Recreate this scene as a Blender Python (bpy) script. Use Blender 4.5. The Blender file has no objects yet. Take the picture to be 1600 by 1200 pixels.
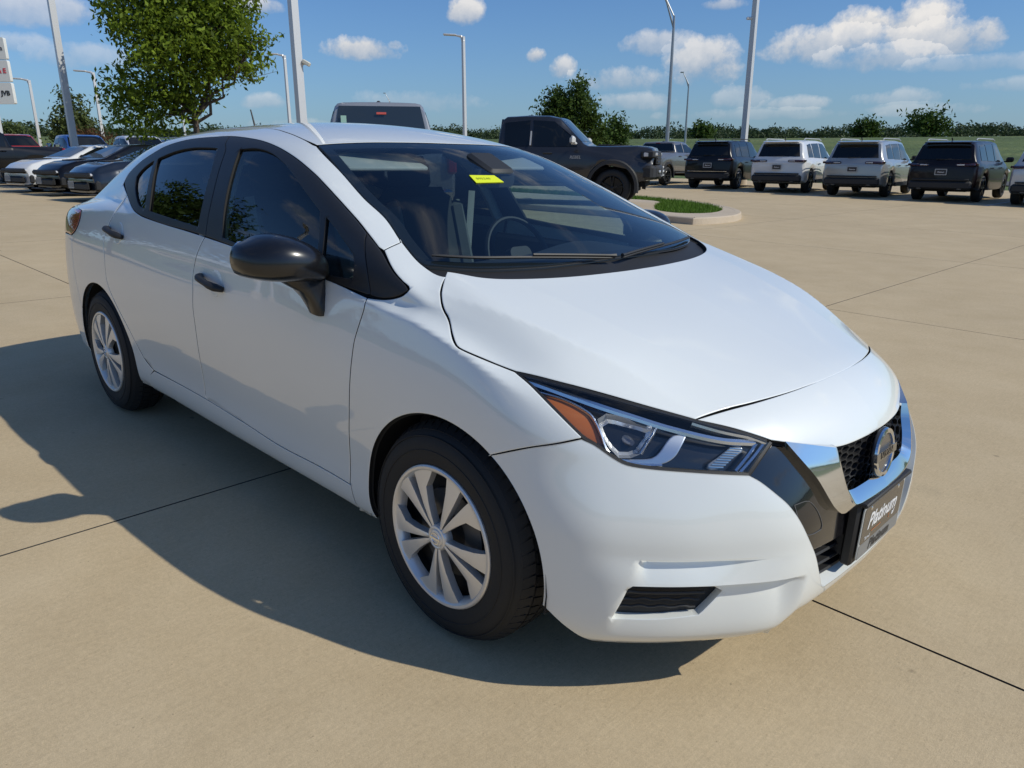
import bpy, bmesh, math, random
import numpy as np
from mathutils import Vector, Matrix, Euler
from mathutils.geometry import delaunay_2d_cdt
random.seed(7); rng=np.random.default_rng(7)
scene=bpy.context.scene
COL=scene.collection
R=math.radians
# ------------------------------------------------------------------ camera
cam=bpy.data.cameras.new('camera'); camo=bpy.data.objects.new('camera',cam); COL.objects.link(camo)
camo.location=(2.732929,-2.039892,1.332550)
camo.rotation_euler=(1.272641,0.0,0.780079)
cam.sensor_width=36; cam.lens=36*1164.92/1600; cam.clip_end=3000; cam.clip_start=.05
scene.camera=camo
scene.render.resolution_x=1024; scene.render.resolution_y=768
scene.view_settings.view_transform='Standard'; scene.view_settings.look='None'
scene.view_settings.exposure=0.0; scene.view_settings.gamma=1.0
try: scene.view_settings.use_curve_mapping=False
except Exception: pass
scene.cycles.max_bounces=10; scene.cycles.transparent_max_bounces=16; scene.cycles.glossy_bounces=6
scene.cycles.caustics_reflective=False; scene.cycles.caustics_refractive=False
# ------------------------------------------------------------------ sun
SUN=Vector((1.03,0.52,1.0)).normalized()      # towards the sun
sl=bpy.data.lights.new('sun','SUN'); sl.energy=3.4; sl.angle=R(.53); sl.color=(1.0,.955,.84)
so=bpy.data.objects.new('sun',sl); COL.objects.link(so); so.location=(20,10,30)
so.rotation_euler=SUN.to_track_quat('Z','Y').to_euler()
SUN_EL=math.asin(SUN.z); SUN_AZ=math.atan2(SUN.y,SUN.x)
# ------------------------------------------------------------------ world: sky with cumulus
W=bpy.data.worlds.new('World'); scene.world=W; W.use_nodes=True
nt=W.node_tree; N=nt.nodes; L=nt.links; N.clear()
def wn(t,**k):
    n=N.new(t)
    for a,b in k.items(): setattr(n,a,b)
    return n
def wm(op,a,b=None,c=None,clamp=False):
    n=N.new('ShaderNodeMath'); n.operation=op; n.use_clamp=clamp
    for i,v in enumerate((a,b,c)):
        if v is None: continue
        if isinstance(v,(int,float)): n.inputs[i].default_value=v
        else: L.new(v,n.inputs[i])
    return n.outputs[0]
out=wn('ShaderNodeOutputWorld'); bg=wn('ShaderNodeBackground'); bg.inputs['Strength'].default_value=.10
sky=wn('ShaderNodeTexSky',sky_type='NISHITA'); sky.sun_disc=False
sky.sun_elevation=SUN_EL; sky.sun_rotation=math.pi/2-SUN_AZ
sky.altitude=0; sky.air_density=1.0; sky.dust_density=.6; sky.ozone_density=1.2
tc=wn('ShaderNodeTexCoord'); sep=wn('ShaderNodeSeparateXYZ'); L.new(tc.outputs['Generated'],sep.inputs[0])
az=wm('ARCTAN2',sep.outputs[1],sep.outputs[0]); el=wm('ARCSINE',sep.outputs[2])
nz=wn('ShaderNodeTexNoise'); nz.inputs['Scale'].default_value=26; nz.inputs['Detail'].default_value=7; nz.inputs['Roughness'].default_value=.62
L.new(tc.outputs['Generated'],nz.inputs['Vector'])
nzc=wm('MULTIPLY',wm('SUBTRACT',nz.outputs[0],.5),3.4)
CL=[(2.885,0.144,0.078,0.017,0.50),(2.896,0.110,0.052,0.010,0.30),(2.845,0.101,0.052,0.015,0.30),(2.659,0.163,0.035,0.010,0.60),(2.532,0.121,0.045,0.014,0.80),(2.496,0.126,0.010,0.007,0.70),(2.408,0.164,0.021,0.015,0.80),(2.321,0.116,0.012,0.009,0.80),(2.287,0.101,0.017,0.014,0.70),(2.224,0.088,0.060,0.015,0.45),(2.172,0.127,0.043,0.015,0.50),(2.117,0.104,0.043,0.030,0.70),(1.975,0.117,0.073,0.021,0.70),(1.947,0.132,0.035,0.021,0.85),(1.886,0.128,0.052,0.030,0.90),(1.848,0.118,0.039,0.021,0.75),(1.825,0.123,0.022,0.017,0.80),(1.927,0.103,0.060,0.015,0.50),(2.007,0.056,0.034,0.010,0.35),(2.069,0.064,0.034,0.014,0.30),(1.895,0.060,0.043,0.010,0.30),(1.820,0.093,0.069,0.009,0.25),(2.471,0.063,0.069,0.014,0.20),(2.655,0.060,0.030,0.010,0.35),(2.100,0.167,0.026,0.007,0.50),(2.05,.046,.10,.007,.22),(1.87,.048,.06,.008,.28),(2.20,.062,.05,.011,.35),(1.79,.070,.05,.008,.25),(2.612,0.035,0.052,0.007,0.20)]
tot=None; lit=None
for a0,e0,w_,h_,s_ in CL:
    dx=wm('DIVIDE',wm('SUBTRACT',az,a0),w_*1.15); dy=wm('DIVIDE',wm('SUBTRACT',el,e0),h_*1.2)
    # flatter undersides: the part below the centre is squeezed
    dyb=wm('MINIMUM',dy,wm('MULTIPLY',dy,1.35))
    d=wm('ADD',wm('MULTIPLY',dx,dx),wm('MULTIPLY',dyb,dyb))
    v=wm('ADD',wm('SUBTRACT',1.0,d),nzc)
    v=wm('MULTIPLY',wm('MULTIPLY',v,1.3,clamp=True),min(1,s_*1.15))
    v=wm('MULTIPLY',v,wm('LESS_THAN',d,3.5))
    up_=wm('ADD',wm('ADD',.50,wm('MULTIPLY',dy,.55)),wm('MULTIPLY',nzc,.42),clamp=True)
    v=wm('MULTIPLY',v,wm('ADD',.62,wm('MULTIPLY',up_,.5),clamp=True)); lv=wm('MULTIPLY',up_,wm('GREATER_THAN',v,.02))
    tot=v if tot is None else wm('MAXIMUM',tot,v); lit=lv if lit is None else wm('MAXIMUM',lit,lv)
# scattered cumulus over the rest of the sky
nb=wn('ShaderNodeTexNoise'); nb.inputs['Scale'].default_value=4.5; nb.inputs['Detail'].default_value=8; nb.inputs['Roughness'].default_value=.55
mp=wn('ShaderNodeMapping'); mp.inputs['Scale'].default_value=(1,1,2.6); mp.inputs['Location'].default_value=(3.1,1.7,.4); L.new(tc.outputs['Generated'],mp.inputs['Vector']); L.new(mp.outputs[0],nb.inputs['Vector'])
sc=wm('MULTIPLY',wm('SUBTRACT',nb.outputs[0],.56),7.0,clamp=True)
# (the band above the horizon in the viewing direction is described cloud by cloud)
inview=wm('MULTIPLY',wm('LESS_THAN',wm('ABSOLUTE',wm('SUBTRACT',az,2.35)),.72),wm('LESS_THAN',wm('ABSOLUTE',el),.24))
sc=wm('MULTIPLY',wm('MULTIPLY',sc,.75),wm('SUBTRACT',1.0,inview))
sc=wm('MULTIPLY',sc,wm('GREATER_THAN',el,0.01))
tot=wm('MAXIMUM',tot,sc)
n2=wn('ShaderNodeTexNoise'); n2.inputs['Scale'].default_value=40; n2.inputs['Detail'].default_value=5; L.new(tc.outputs['Generated'],n2.inputs['Vector'])
cr=wn('ShaderNodeMix',data_type='RGBA'); cr.inputs[6].default_value=(3.1,3.8,4.8,1); cr.inputs[7].default_value=(8.2,8.0,7.8,1)
L.new(wm('MAXIMUM',lit,wm('MULTIPLY',wm('MULTIPLY',wm('SUBTRACT',n2.outputs[0],.38),3.2,clamp=True),wm('SUBTRACT',1.0,inview))),cr.inputs[0])
mx=wn('ShaderNodeMix',data_type='RGBA'); L.new(tot,mx.inputs[0]); 
tint=wn('ShaderNodeMix',data_type='RGBA',blend_type='MULTIPLY'); tint.inputs[0].default_value=1; tint.inputs[7].default_value=(.465,.735,1.09,1)
L.new(sky.outputs[0],tint.inputs[6])
hz=wn('ShaderNodeMix',data_type='RGBA'); hz.inputs[7].default_value=(2.7,3.75,4.9,1); L.new(tint.outputs[2],hz.inputs[6])
L.new(wm('MULTIPLY',wm('POWER',2.718,wm('DIVIDE',wm('MAXIMUM',el,0.0),-.085)),.62),hz.inputs[0])
L.new(hz.outputs[2],mx.inputs[6]); L.new(cr.outputs[2],mx.inputs[7])
L.new(mx.outputs[2],bg.inputs[0]); L.new(bg.outputs[0],out.inputs[0])

# ------------------------------------------------------------------ materials
MATS={}
def mat(name,base=(.5,.5,.5),rough=.5,metal=0,coat=0,coat_r=.03,spec=.5,noise=None,bump=None,emit=None,ior=1.5,cior=1.5):
    if name in MATS: return MATS[name]
    m=bpy.data.materials.new(name); m.use_nodes=True; t=m.node_tree; b=t.nodes['Principled BSDF']
    b.inputs['Base Color'].default_value=(*base,1); b.inputs['Roughness'].default_value=rough; b.inputs['Metallic'].default_value=metal
    b.inputs['Coat Weight'].default_value=coat; b.inputs['Coat Roughness'].default_value=coat_r; b.inputs['Specular IOR Level'].default_value=spec; b.inputs['IOR'].default_value=ior
    if coat: b.inputs['Coat IOR'].default_value=cior
    g=t.nodes.new('ShaderNodeTexCoord')
    if noise:   # (scale, amount, roughness amount)
        n=t.nodes.new('ShaderNodeTexNoise'); n.inputs['Scale'].default_value=noise[0]; n.inputs['Detail'].default_value=6
        t.links.new(g.outputs['Object'],n.inputs['Vector'])
        mxx=t.nodes.new('ShaderNodeMix'); mxx.data_type='RGBA'
        a=noise[1]; mxx.inputs[6].default_value=(*[c*(1-a) for c in base],1); mxx.inputs[7].default_value=(*[min(1,c*(1+a)) for c in base],1)
        t.links.new(n.outputs[0],mxx.inputs[0]); t.links.new(mxx.outputs[2],b.inputs['Base Color'])
        if len(noise)>2:
            mr=t.nodes.new('ShaderNodeMapRange'); mr.inputs[3].default_value=max(0,rough-noise[2]); mr.inputs[4].default_value=rough+noise[2]
            t.links.new(n.outputs[0],mr.inputs[0]); t.links.new(mr.outputs[0],b.inputs['Roughness'])
    if bump:    # (scale, strength, distance)
        n=t.nodes.new('ShaderNodeTexNoise'); n.inputs['Scale'].default_value=bump[0]; n.inputs['Detail'].default_value=4
        t.links.new(g.outputs['Object'],n.inputs['Vector'])
        bp=t.nodes.new('ShaderNodeBump'); bp.inputs['Strength'].default_value=bump[1]; bp.inputs['Distance'].default_value=bump[2]
        t.links.new(n.outputs[0],bp.inputs['Height']); t.links.new(bp.outputs[0],b.inputs['Normal'])
    if emit:
        b.inputs['Emission Color'].default_value=(*emit[0],1); b.inputs['Emission Strength'].default_value=emit[1]
    MATS[name]=m; return m
def glassmat(name,tint=(.5,.6,.6),ior=1.5,rough=0.0,gain=1.0):
    if name in MATS: return MATS[name]
    m=bpy.data.materials.new(name); m.use_nodes=True; t=m.node_tree; t.nodes.clear()
    o=t.nodes.new('ShaderNodeOutputMaterial'); tr=t.nodes.new('ShaderNodeBsdfTransparent'); tr.inputs[0].default_value=(*tint,1)
    gl=t.nodes.new('ShaderNodeBsdfGlossy'); gl.inputs['Roughness'].default_value=rough; gl.inputs[0].default_value=(1,1,1,1)
    # Schlick reflectance, the same from either side of the pane
    ge=t.nodes.new('ShaderNodeNewGeometry'); dt=t.nodes.new('ShaderNodeVectorMath'); dt.operation='DOT_PRODUCT'; t.links.new(ge.outputs['Incoming'],dt.inputs[0]); t.links.new(ge.outputs['Normal'],dt.inputs[1])
    def mm(op,a_,b_,cl=False):
        n_=t.nodes.new('ShaderNodeMath'); n_.operation=op; n_.use_clamp=cl
        for i,v in enumerate((a_,b_)):
            if v is None: continue
            if isinstance(v,(int,float)): n_.inputs[i].default_value=v
            else: t.links.new(v,n_.inputs[i])
        return n_.outputs[0]
    r0=((ior-1)/(ior+1))**2*gain
    fr_=mm('ADD',mm('MULTIPLY',mm('POWER',mm('SUBTRACT',1.0,mm('ABSOLUTE',dt.outputs['Value'],None),True),5.0),1-r0),r0,True)
    mxx=t.nodes.new('ShaderNodeMixShader'); t.links.new(fr_,mxx.inputs[0]); t.links.new(tr.outputs[0],mxx.inputs[1]); t.links.new(gl.outputs[0],mxx.inputs[2]); t.links.new(mxx.outputs[0],o.inputs[0])
    MATS[name]=m; return m
# ------------------------------------------------------------------ object helpers
def link(o,parent=None):
    COL.objects.link(o)
    if parent is not None: o.parent=parent
    return o
def tag(o,label=None,cat=None,group=None,kind=None):
    if label: o['label']=label
    if cat: o['category']=cat
    if group: o['group']=group
    if kind: o['kind']=kind
    return o
def empty(name,loc=(0,0,0),rz=0,label=None,cat=None,group=None):
    o=bpy.data.objects.new(name,None); o.empty_display_size=.3; COL.objects.link(o); o.location=loc; o.rotation_euler=(0,0,rz)
    return tag(o,label,cat,group)
def mesh_obj(name,V,Fc,m,parent=None,smooth=True,normals=None,sharp=None):
    me=bpy.data.meshes.new(name); me.from_pydata([tuple(v) for v in V],[],[tuple(f) for f in Fc]); me.update()
    if m is not None:
        for q in (m if isinstance(m,(list,tuple)) else [m]): me.materials.append(q)
    me.shade_smooth() if smooth else me.shade_flat()
    if sharp is not None and smooth: me.set_sharp_from_angle(angle=R(sharp))
    if normals is not None: me.normals_split_custom_set_from_vertices([tuple(n) for n in normals])
    o=bpy.data.objects.new(name,me); return link(o,parent)
class MB:
    """collects simple solids and links them as one mesh"""
    def __init__(s): s.v=[]; s.f=[]
    def add(s,V,Fc):
        b=len(s.v); s.v+= [tuple(map(float,p)) for p in V]; s.f+=[tuple(b+i for i in f) for f in Fc]; return s
    def box(s,c,size,rot=None,bev=0,taper=1.0):
        x,y,z=[d/2 for d in size]
        if bev<=0:
            V=[(-x,-y,-z),(x,-y,-z),(x,y,-z),(-x,y,-z),(-x*taper,-y*taper,z),(x*taper,-y*taper,z),(x*taper,y*taper,z),(-x*taper,y*taper,z)]
            Fc=[(0,3,2,1),(4,5,6,7),(0,1,5,4),(1,2,6,5),(2,3,7,6),(3,0,4,7)]
        else:
            b=min(bev,x*.9,y*.9,z*.9); V=[];Fc=[]
            rings=[(-z,b),(-z+b,0),(z-b,0),(z,b)]
            for zz,i in rings:
                for (sx,sy,ax) in ((1,1,0),(1,1,1),(-1,1,1),(-1,1,0),(-1,-1,0),(-1,-1,1),(1,-1,1),(1,-1,0)):
                    V.append((sx*(x-i-(b if ax==1 else 0)*(1 if i==0 else .6)),sy*(y-i-(b if ax==0 else 0)*(1 if i==0 else .6)),zz))
            for k in range(3):
                for j in range(8): Fc.append((k*8+j,k*8+(j+1)%8,(k+1)*8+(j+1)%8,(k+1)*8+j))
            Fc.append(tuple(range(7,-1,-1))); Fc.append(tuple(range(24,32)))
        M=Matrix.Identity(3) if rot is None else (rot if isinstance(rot,Matrix) else Euler(rot).to_matrix())
        V=[M@Vector(p)+Vector(c) for p in V]; return s.add(V,Fc)
    def tube(s,pts,r,n=8,cap=True,flat=None):
        pts=[Vector(p) for p in pts]; m=len(pts); rr=r if isinstance(r,(list,tuple)) else [r]*m
        V=[];Fc=[]; up=Vector((0,0,1)); prev=None
        for i,p in enumerate(pts):
            t=(pts[min(i+1,m-1)]-pts[max(i-1,0)]).normalized()
            a=prev if prev is not None else (up if abs(t.z)<.9 else Vector((1,0,0)))
            a=(a-t*a.dot(t)).normalized(); b=t.cross(a); prev=a
            fl=flat or 1.0
            for k in range(n):
                q=2*math.pi*(k+.5)/n; V.append(p+a*math.cos(q)*rr[i]*fl+b*math.sin(q)*rr[i])
        for i in range(m-1):
            for k in range(n): Fc.append((i*n+k,i*n+(k+1)%n,(i+1)*n+(k+1)%n,(i+1)*n+k))
        if cap: Fc.append(tuple(range(n-1,-1,-1))); Fc.append(tuple((m-1)*n+k for k in range(n)))
        return s.add(V,Fc)
    def lathe(s,prof,n=32,M=None,close=False):
        """prof: (radius, height) pairs about local z"""
        V=[];Fc=[]; m=len(prof)
        for r,h in prof:
            for k in range(n):
                q=2*math.pi*k/n; p=Vector((r*math.cos(q),r*math.sin(q),h)); V.append(M@p if M is not None else p)
        for i in range(m-1 if not close else m):
            j=(i+1)%m
            for k in range(n): Fc.append((i*n+k,i*n+(k+1)%n,j*n+(k+1)%n,j*n+k))
        return s.add(V,Fc)
    def prism(s,poly,M,h0,h1):
        """2-D polygon (ccw) extruded in local z, mapped by M (4x4)"""
        n=len(poly); V=[M@Vector((x,y,h0)) for x,y in poly]+[M@Vector((x,y,h1)) for x,y in poly]
        Fc=[tuple(range(n-1,-1,-1)),tuple(range(n,2*n))]+[(k,(k+1)%n,n+(k+1)%n,n+k) for k in range(n)]
        return s.add(V,Fc)
    def obj(s,name,m,parent=None,smooth=True,sharp=35):
        return mesh_obj(name,s.v,s.f,m,parent,smooth,None,sharp)
def mirror_y(o,name=None):
    me=o.data.copy(); n=len(me.vertices)
    co=np.empty(n*3); me.vertices.foreach_get('co',co); co=co.reshape(-1,3)
    polys=[list(p.vertices)[::-1] for p in me.polygons]; mi=[p.material_index for p in me.polygons]
    nn=getattr(o,'_n',None)
    co[:,1]*=-1
    nm=NORM.get(o.name); nm2=None
    if nm is not None: nm2=nm.copy(); nm2[:,1]*=-1
    q=mesh_obj(name or o.name.split('.')[0],co,polys,list(me.materials),o.parent,True,nm2,None if nm2 is not None else 35)
    for p,k in zip(q.data.polygons,mi): p.material_index=k
    bpy.data.meshes.remove(me); return q
NORM={}
def in_poly(P,poly):
    P=np.asarray(P); x,y=P[:,0],P[:,1]; ins=np.zeros(len(P),bool); n=len(poly); j=n-1
    for i in range(n):
        xi,yi=poly[i]; xj,yj=poly[j]
        c=((yi>y)!=(yj>y))&(x<(xj-xi)*(y-yi)/((yj-yi) if yj!=yi else 1e-12)+xi); ins^=c; j=i
    return ins
def dist_poly(P,poly):
    a=np.asarray(poly); b=np.roll(a,-1,0); d=np.full(len(P),1e9)
    for p,q in zip(a,b):
        e=q-p; t=np.clip(((P-p)@e)/max(e@e,1e-12),0,1); d=np.minimum(d,np.hypot(*(P-(p+t[:,None]*e)).T))
    return d
def area(poly):
    p=np.asarray(poly); q=np.roll(p,-1,0); return .5*np.sum(p[:,0]*q[:,1]-q[:,0]*p[:,1])
def inset(poly,d):
    """shift a ccw polygon inwards by d"""
    p=np.asarray(poly,float); a=p-np.roll(p,1,0); b=np.roll(p,-1,0)-p
    a/=np.maximum(np.linalg.norm(a,axis=1,keepdims=True),1e-9); b/=np.maximum(np.linalg.norm(b,axis=1,keepdims=True),1e-9)
    na=np.stack([-a[:,1],a[:,0]],1); nb=np.stack([-b[:,1],b[:,0]],1)
    n=na+nb; ln=np.maximum((n*n).sum(1,keepdims=True),.5); return p+n*(2*d/ln)
def cdt(loops,extra):
    """constrained fill of loops[0] minus loops[1:]; returns verts, tris, first index of extras"""
    V=[];E=[]
    for lp in loops:
        b=len(V); V+= [tuple(map(float,q)) for q in lp]; E+=[(b+i,b+(i+1)%len(lp)) for i in range(len(lp))]
    V+=[tuple(map(float,q)) for q in extra]
    vo,eo,fo,ov,oe,of=delaunay_2d_cdt([Vector(v) for v in V],E,[],0,1e-6)
    P=np.array([(v.x,v.y) for v in vo]); T=[tuple(f) for f in fo]
    c=np.array([P[list(t)].mean(0) for t in T]); ok=in_poly(c,loops[0])
    for h in loops[1:]: ok&=~in_poly(c,h)
    T=[t for t,k in zip(T,ok) if k]
    return P,T
def crom(pts,step):
    p=np.asarray(pts,float)
    if len(p)<3:
        n=max(1,int(np.linalg.norm(p[1]-p[0])/step)); t=np.linspace(0,1,n+1)[:,None]; return p[0]+(p[1]-p[0])*t
    d=np.maximum(np.linalg.norm(np.diff(p,axis=0),axis=1)**.5,1e-4); s=np.concatenate([[0],np.cumsum(d)])
    f=T1(s,p) ; L_=np.linalg.norm(np.diff(p,axis=0),axis=1).sum(); n=max(len(p),int(L_/step))
    o=[]
    for i in range(len(p)-1):
        seg=np.linalg.norm(p[i+1]-p[i]); k=max(1,int(round(seg/step)))
        # cubic hermite with finite difference tangents
        def tan(j):
            if j==0: return (p[1]-p[0])
            if j==len(p)-1: return (p[-1]-p[-2])
            a=np.linalg.norm(p[j]-p[j-1]);b=np.linalg.norm(p[j+1]-p[j]);u=(p[j+1]-p[j-1])/(a+b+1e-9); return u
        ti,tj=tan(i),tan(i+1); ti=ti/(np.linalg.norm(ti)+1e-9)*seg; tj=tj/(np.linalg.norm(tj)+1e-9)*seg
        for q in range(k):
            t=q/k; o.append((2*t**3-3*t**2+1)*p[i]+(t**3-2*t**2+t)*ti+(-2*t**3+3*t**2)*p[i+1]+(t**3-t**2)*tj)
    o.append(p[-1]); return np.array(o)
# ---------- smooth tables ----------
def ncs(xk):
    """natural cubic cardinal basis: returns function x -> (N,n) weights"""
    xk=np.array(xk,float);n=len(xk);h=np.diff(xk)
    A=np.zeros((n,n));B=np.zeros((n,n));A[0,0]=A[-1,-1]=1
    for i in range(1,n-1):
        A[i,i-1]=h[i-1];A[i,i]=2*(h[i-1]+h[i]);A[i,i+1]=h[i]
        B[i,i-1]=6/h[i-1];B[i,i]=-6/h[i-1]-6/h[i];B[i,i+1]=6/h[i]
    M=np.linalg.solve(A,B)   # second derivs = M @ y
    def f(x):
        x=np.asarray(x,float);xc=np.clip(x,xk[0],xk[-1])
        i=np.clip(np.searchsorted(xk,xc)-1,0,n-2);hi=h[i];t=(xc-xk[i])/hi
        W=np.zeros(x.shape+(n,));idx=np.arange(x.size);Wf=W.reshape(-1,n);ii=i.ravel();tt=t.ravel();hh=hi.ravel()
        Wf[idx,ii]+=1-tt;Wf[idx,ii+1]+=tt
        a=1-tt
        Wf+=((a**3-a)*hh**2/6)[:,None]*M[ii]+((tt**3-tt)*hh**2/6)[:,None]*M[ii+1]
        # linear extrapolation
        lo=(x.ravel()<xk[0]);hiM=(x.ravel()>xk[-1])
        if lo.any():
            d=np.zeros(n);d[0]=-1/h[0];d[1]=1/h[0];d=d-h[0]/6*(2*M[0]+M[1]);Wf[lo]+=(x.ravel()[lo]-xk[0])[:,None]*d
        if hiM.any():
            d=np.zeros(n);d[-2]=-1/h[-1];d[-1]=1/h[-1];d=d+h[-1]/6*(M[-2]+2*M[-1]);Wf[hiM]+=(x.ravel()[hiM]-xk[-1])[:,None]*d
        return W
    return f
class T1:
    def __init__(s,xs,v): s.b=ncs(xs);s.v=np.array(v,float)
    def __call__(s,x): return s.b(x)@s.v
class T2:
    def __init__(s,xs,zs,D): s.bx=ncs(xs);s.bz=ncs(zs);s.D=np.array(D,float)
    def __call__(s,x,z): return np.einsum('...i,ij,...j->...',s.bx(x),s.D,s.bz(z))
def smax(a,b,k): return .5*(a+b+np.sqrt((a-b)**2+k*k))
def smin(a,b,k): return .5*(a+b-np.sqrt((a-b)**2+k*k))
def sstep(x,a,b):
    t=np.clip((x-a)/(b-a),0,1);return t*t*(3-2*t)
S_=T2([-2.4,-2.1,-1.8,-1.31,-.8,0,.6,.95,1.31,1.7,1.95,2.2],[.15,.22,.30,.37,.50,.65,.78,.88,1.0,1.12],[
 [.62,.65,.68,.69,.70,.70,.69,.67,.64,.60],
 [.76,.79,.81,.82,.825,.82,.81,.79,.755,.71],
 [.81,.84,.853,.858,.862,.862,.853,.838,.805,.765],
 [.815,.846,.860,.864,.869,.872,.867,.855,.826,.79],
 [.80,.832,.848,.850,.862,.870,.866,.852,.822,.785],
 [.80,.832,.847,.848,.861,.869,.866,.850,.820,.78],
 [.80,.832,.847,.848,.860,.869,.867,.853,.825,.785],
 [.805,.835,.850,.852,.862,.870,.862,.842,.812,.78],
 [.825,.850,.860,.864,.869,.871,.860,.838,.81,.78],
 [.815,.845,.855,.861,.865,.863,.850,.828,.80,.77],
 [.78,.81,.825,.832,.836,.832,.81,.78,.74,.7],
 [.70,.73,.75,.76,.765,.76,.73,.69,.65,.6]])
XF=T1([.12,.18,.26,.36,.46,.56,.64,.70,.76,.85],[2.04,2.115,2.155,2.165,2.165,2.16,2.145,2.12,2.07,1.96])
PL=T1([0,.15,.30,.42,.55,.65,.75,.82,.9],[0,.010,.038,.075,.155,.245,.355,.46,.66])
PLL=T1([0,.15,.30,.42,.55,.65,.75,.82,.9],[0,.004,.014,.042,.125,.205,.305,.40,.60])
FLR=T1([-2.3,-1.7,-.9,.9,1.5,1.75,2.2],[.235,.22,.205,.205,.185,.160,.160])
XR=T1([.15,.3,.5,.7,.85,1.0,1.1],[2.12,2.22,2.27,2.265,2.25,2.235,2.20])
PLR=T1([0,.3,.5,.65,.75,.85],[0,.03,.075,.135,.215,.36])
H_=T2([-2.4,-2.1,-1.9,-1.5,-1.1,-.7,-.2,.3,.7,.95,1.12,1.3,1.5,1.7,1.9,2.02,2.12,2.25],[0,.3,.5,.62,.70,.78,.86,.95],[
 [.99,.985,.975,.96,.94,.92,.89,.86],
 [1.055,1.05,1.035,1.015,.995,.97,.935,.89],
 [1.085,1.075,1.06,1.045,1.025,1.0,.965,.92],
 [1.11,1.10,1.09,1.075,1.065,1.045,1.01,.97],
 [1.08,1.08,1.08,1.078,1.072,1.065,1.04,1.0],
 [1.05,1.05,1.05,1.05,1.048,1.045,1.03,1.0],
 [1.02,1.02,1.02,1.02,1.018,1.01,1.0,.98],
 [1.0,1.0,1.0,1.0,.998,.99,.98,.96],
 [.99,.99,.99,.99,.985,.965,.94,.92],
 [1.02,1.02,1.01,1.0,.985,.945,.905,.88],
 [1.015,1.010,1.003,.995,.980,.920,.893,.87],
 [.980,.975,.969,.960,.941,.885,.872,.85],
 [.930,.925,.917,.905,.881,.836,.834,.81],
 [.873,.868,.854,.833,.810,.787,.768,.75],
 [.815,.803,.767,.725,.69,.65,.61,.57],
 [.777,.758,.706,.655,.61,.57,.53,.5],
 [.715,.690,.630,.58,.54,.5,.46,.42],
 [.58,.55,.49,.44,.40,.36,.32,.28]])
G_=T2([-2.1,-1.5,-1.0,-.4,.2,.7,1.1],[.9,1.0,1.1,1.2,1.3,1.38,1.45],[
 [.75,.69,.62,.54,.46,.39,.32],
 [.79,.75,.695,.635,.565,.505,.44],
 [.835,.805,.760,.708,.645,.59,.53],
 [.845,.818,.780,.732,.673,.617,.56],
 [.845,.818,.780,.732,.673,.617,.56],
 [.838,.814,.772,.722,.66,.60,.54],
 [.803,.797,.752,.70,.635,.575,.51]])
ZR=T1([-1.9,-1.6,-1.3,-.9,-.5,-.1,.2,.42,.6],[1.18,1.28,1.365,1.425,1.445,1.436,1.405,1.366,1.325])
XW=T1([.90,.98,1.1,1.25,1.366,1.46],[1.42,1.285,1.04,.705,.42,.17])
CW=T1([.95,1.1,1.25,1.37],[.28,.38,.50,.58])
XB=T1([1.0,1.09,1.18,1.27,1.34,1.39,1.45],[-2.20,-2.02,-1.84,-1.64,-1.47,-1.30,-1.04])
def tub(x,y,z):
    s=y-S_(x,z)
    q=sstep(z,.46,.66);yy=np.minimum(y,1.0);f=x-(XF(z)-PL(yy)*q-PLL(yy)*(1-q))
    r=-x-(XR(z)-PLR(y))
    yc=np.interp(x,[1.1,1.22,1.31,1.41,1.59,1.68,1.9],[.76,.74,.715,.69,.64,.60,.52]); yd=np.interp(x,[1.2,1.66,1.93],[.54,.45,.37])
    rd=.0175*sstep(x,1.08,1.18)*(1-sstep(x,1.55,1.95))*np.exp(-np.sqrt(((y-yc)/.055)**2+.004))+.0028*sstep(x,1.2,1.4)*np.exp(-np.sqrt(((y-yd)/.05)**2+.02))
    t=z-H_(x,y)-rd
    b=FLR(x)+.065*(1-sstep(y,.36,.42))*sstep(x,1.85,1.95)-z
    # fog-lamp recess below the ledge
    yb=.758-.22*(z-.26); my=sstep(yb-y,-.012,.026)
    up=(z>.30)*(z<.46)*np.clip((z-.362)/.060,0,1)*(1-sstep(z,.421,.428))*(1-sstep(-y,-.62,-.40))
    lo=np.clip((z-.205)/.145,0,1)*(1-sstep(z,.352,.359))*sstep(y,.37,.43)
    f=f+(.026*up+.034*lo)*my*(x>1.6)
    kf=.006+.034*(1-sstep(x,.72,.90))+.045*sstep(x,1.50,1.78)
    d=smax(s,t,kf)
    d=smax(d,f,.075-.045*sstep(.44-z,.0,.08)*sstep(y,.3,.5)*sstep(-y,-.80,-.74))
    d=smax(d,r,.06)
    return smax(d,b,.03)
def gh(x,y,z):
    s=y-G_(x,z)
    t=z-(ZR(x)-.155*y*y)
    d=smax(s,t,.055)
    w=(x-(XW(z)-CW(z)*y*y))*.42
    d=smax(d,w,.022)
    bk=(XB(z)+.60*y*y-x)*.42
    d=smax(d,.90+.035*sstep(x,.85,1.0)-z,.02)
    return smax(d,bk,.03)
def F(P):
    x=P[...,0];y=np.abs(P[...,1]);z=P[...,2]
    y=np.sqrt(y*y+1e-6)
    a=tub(x,y,z);g=gh(x,y,z)
    k=.012+.022*sstep(x,.80,1.05)
    return smin(a,g,k)
def normal(P,e=4e-4,f=F):
    g=np.stack([f(P+np.eye(3)[i]*e)-f(P-np.eye(3)[i]*e) for i in range(3)],-1)
    return g/np.maximum(np.linalg.norm(g,axis=-1,keepdims=True),1e-9)
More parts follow.
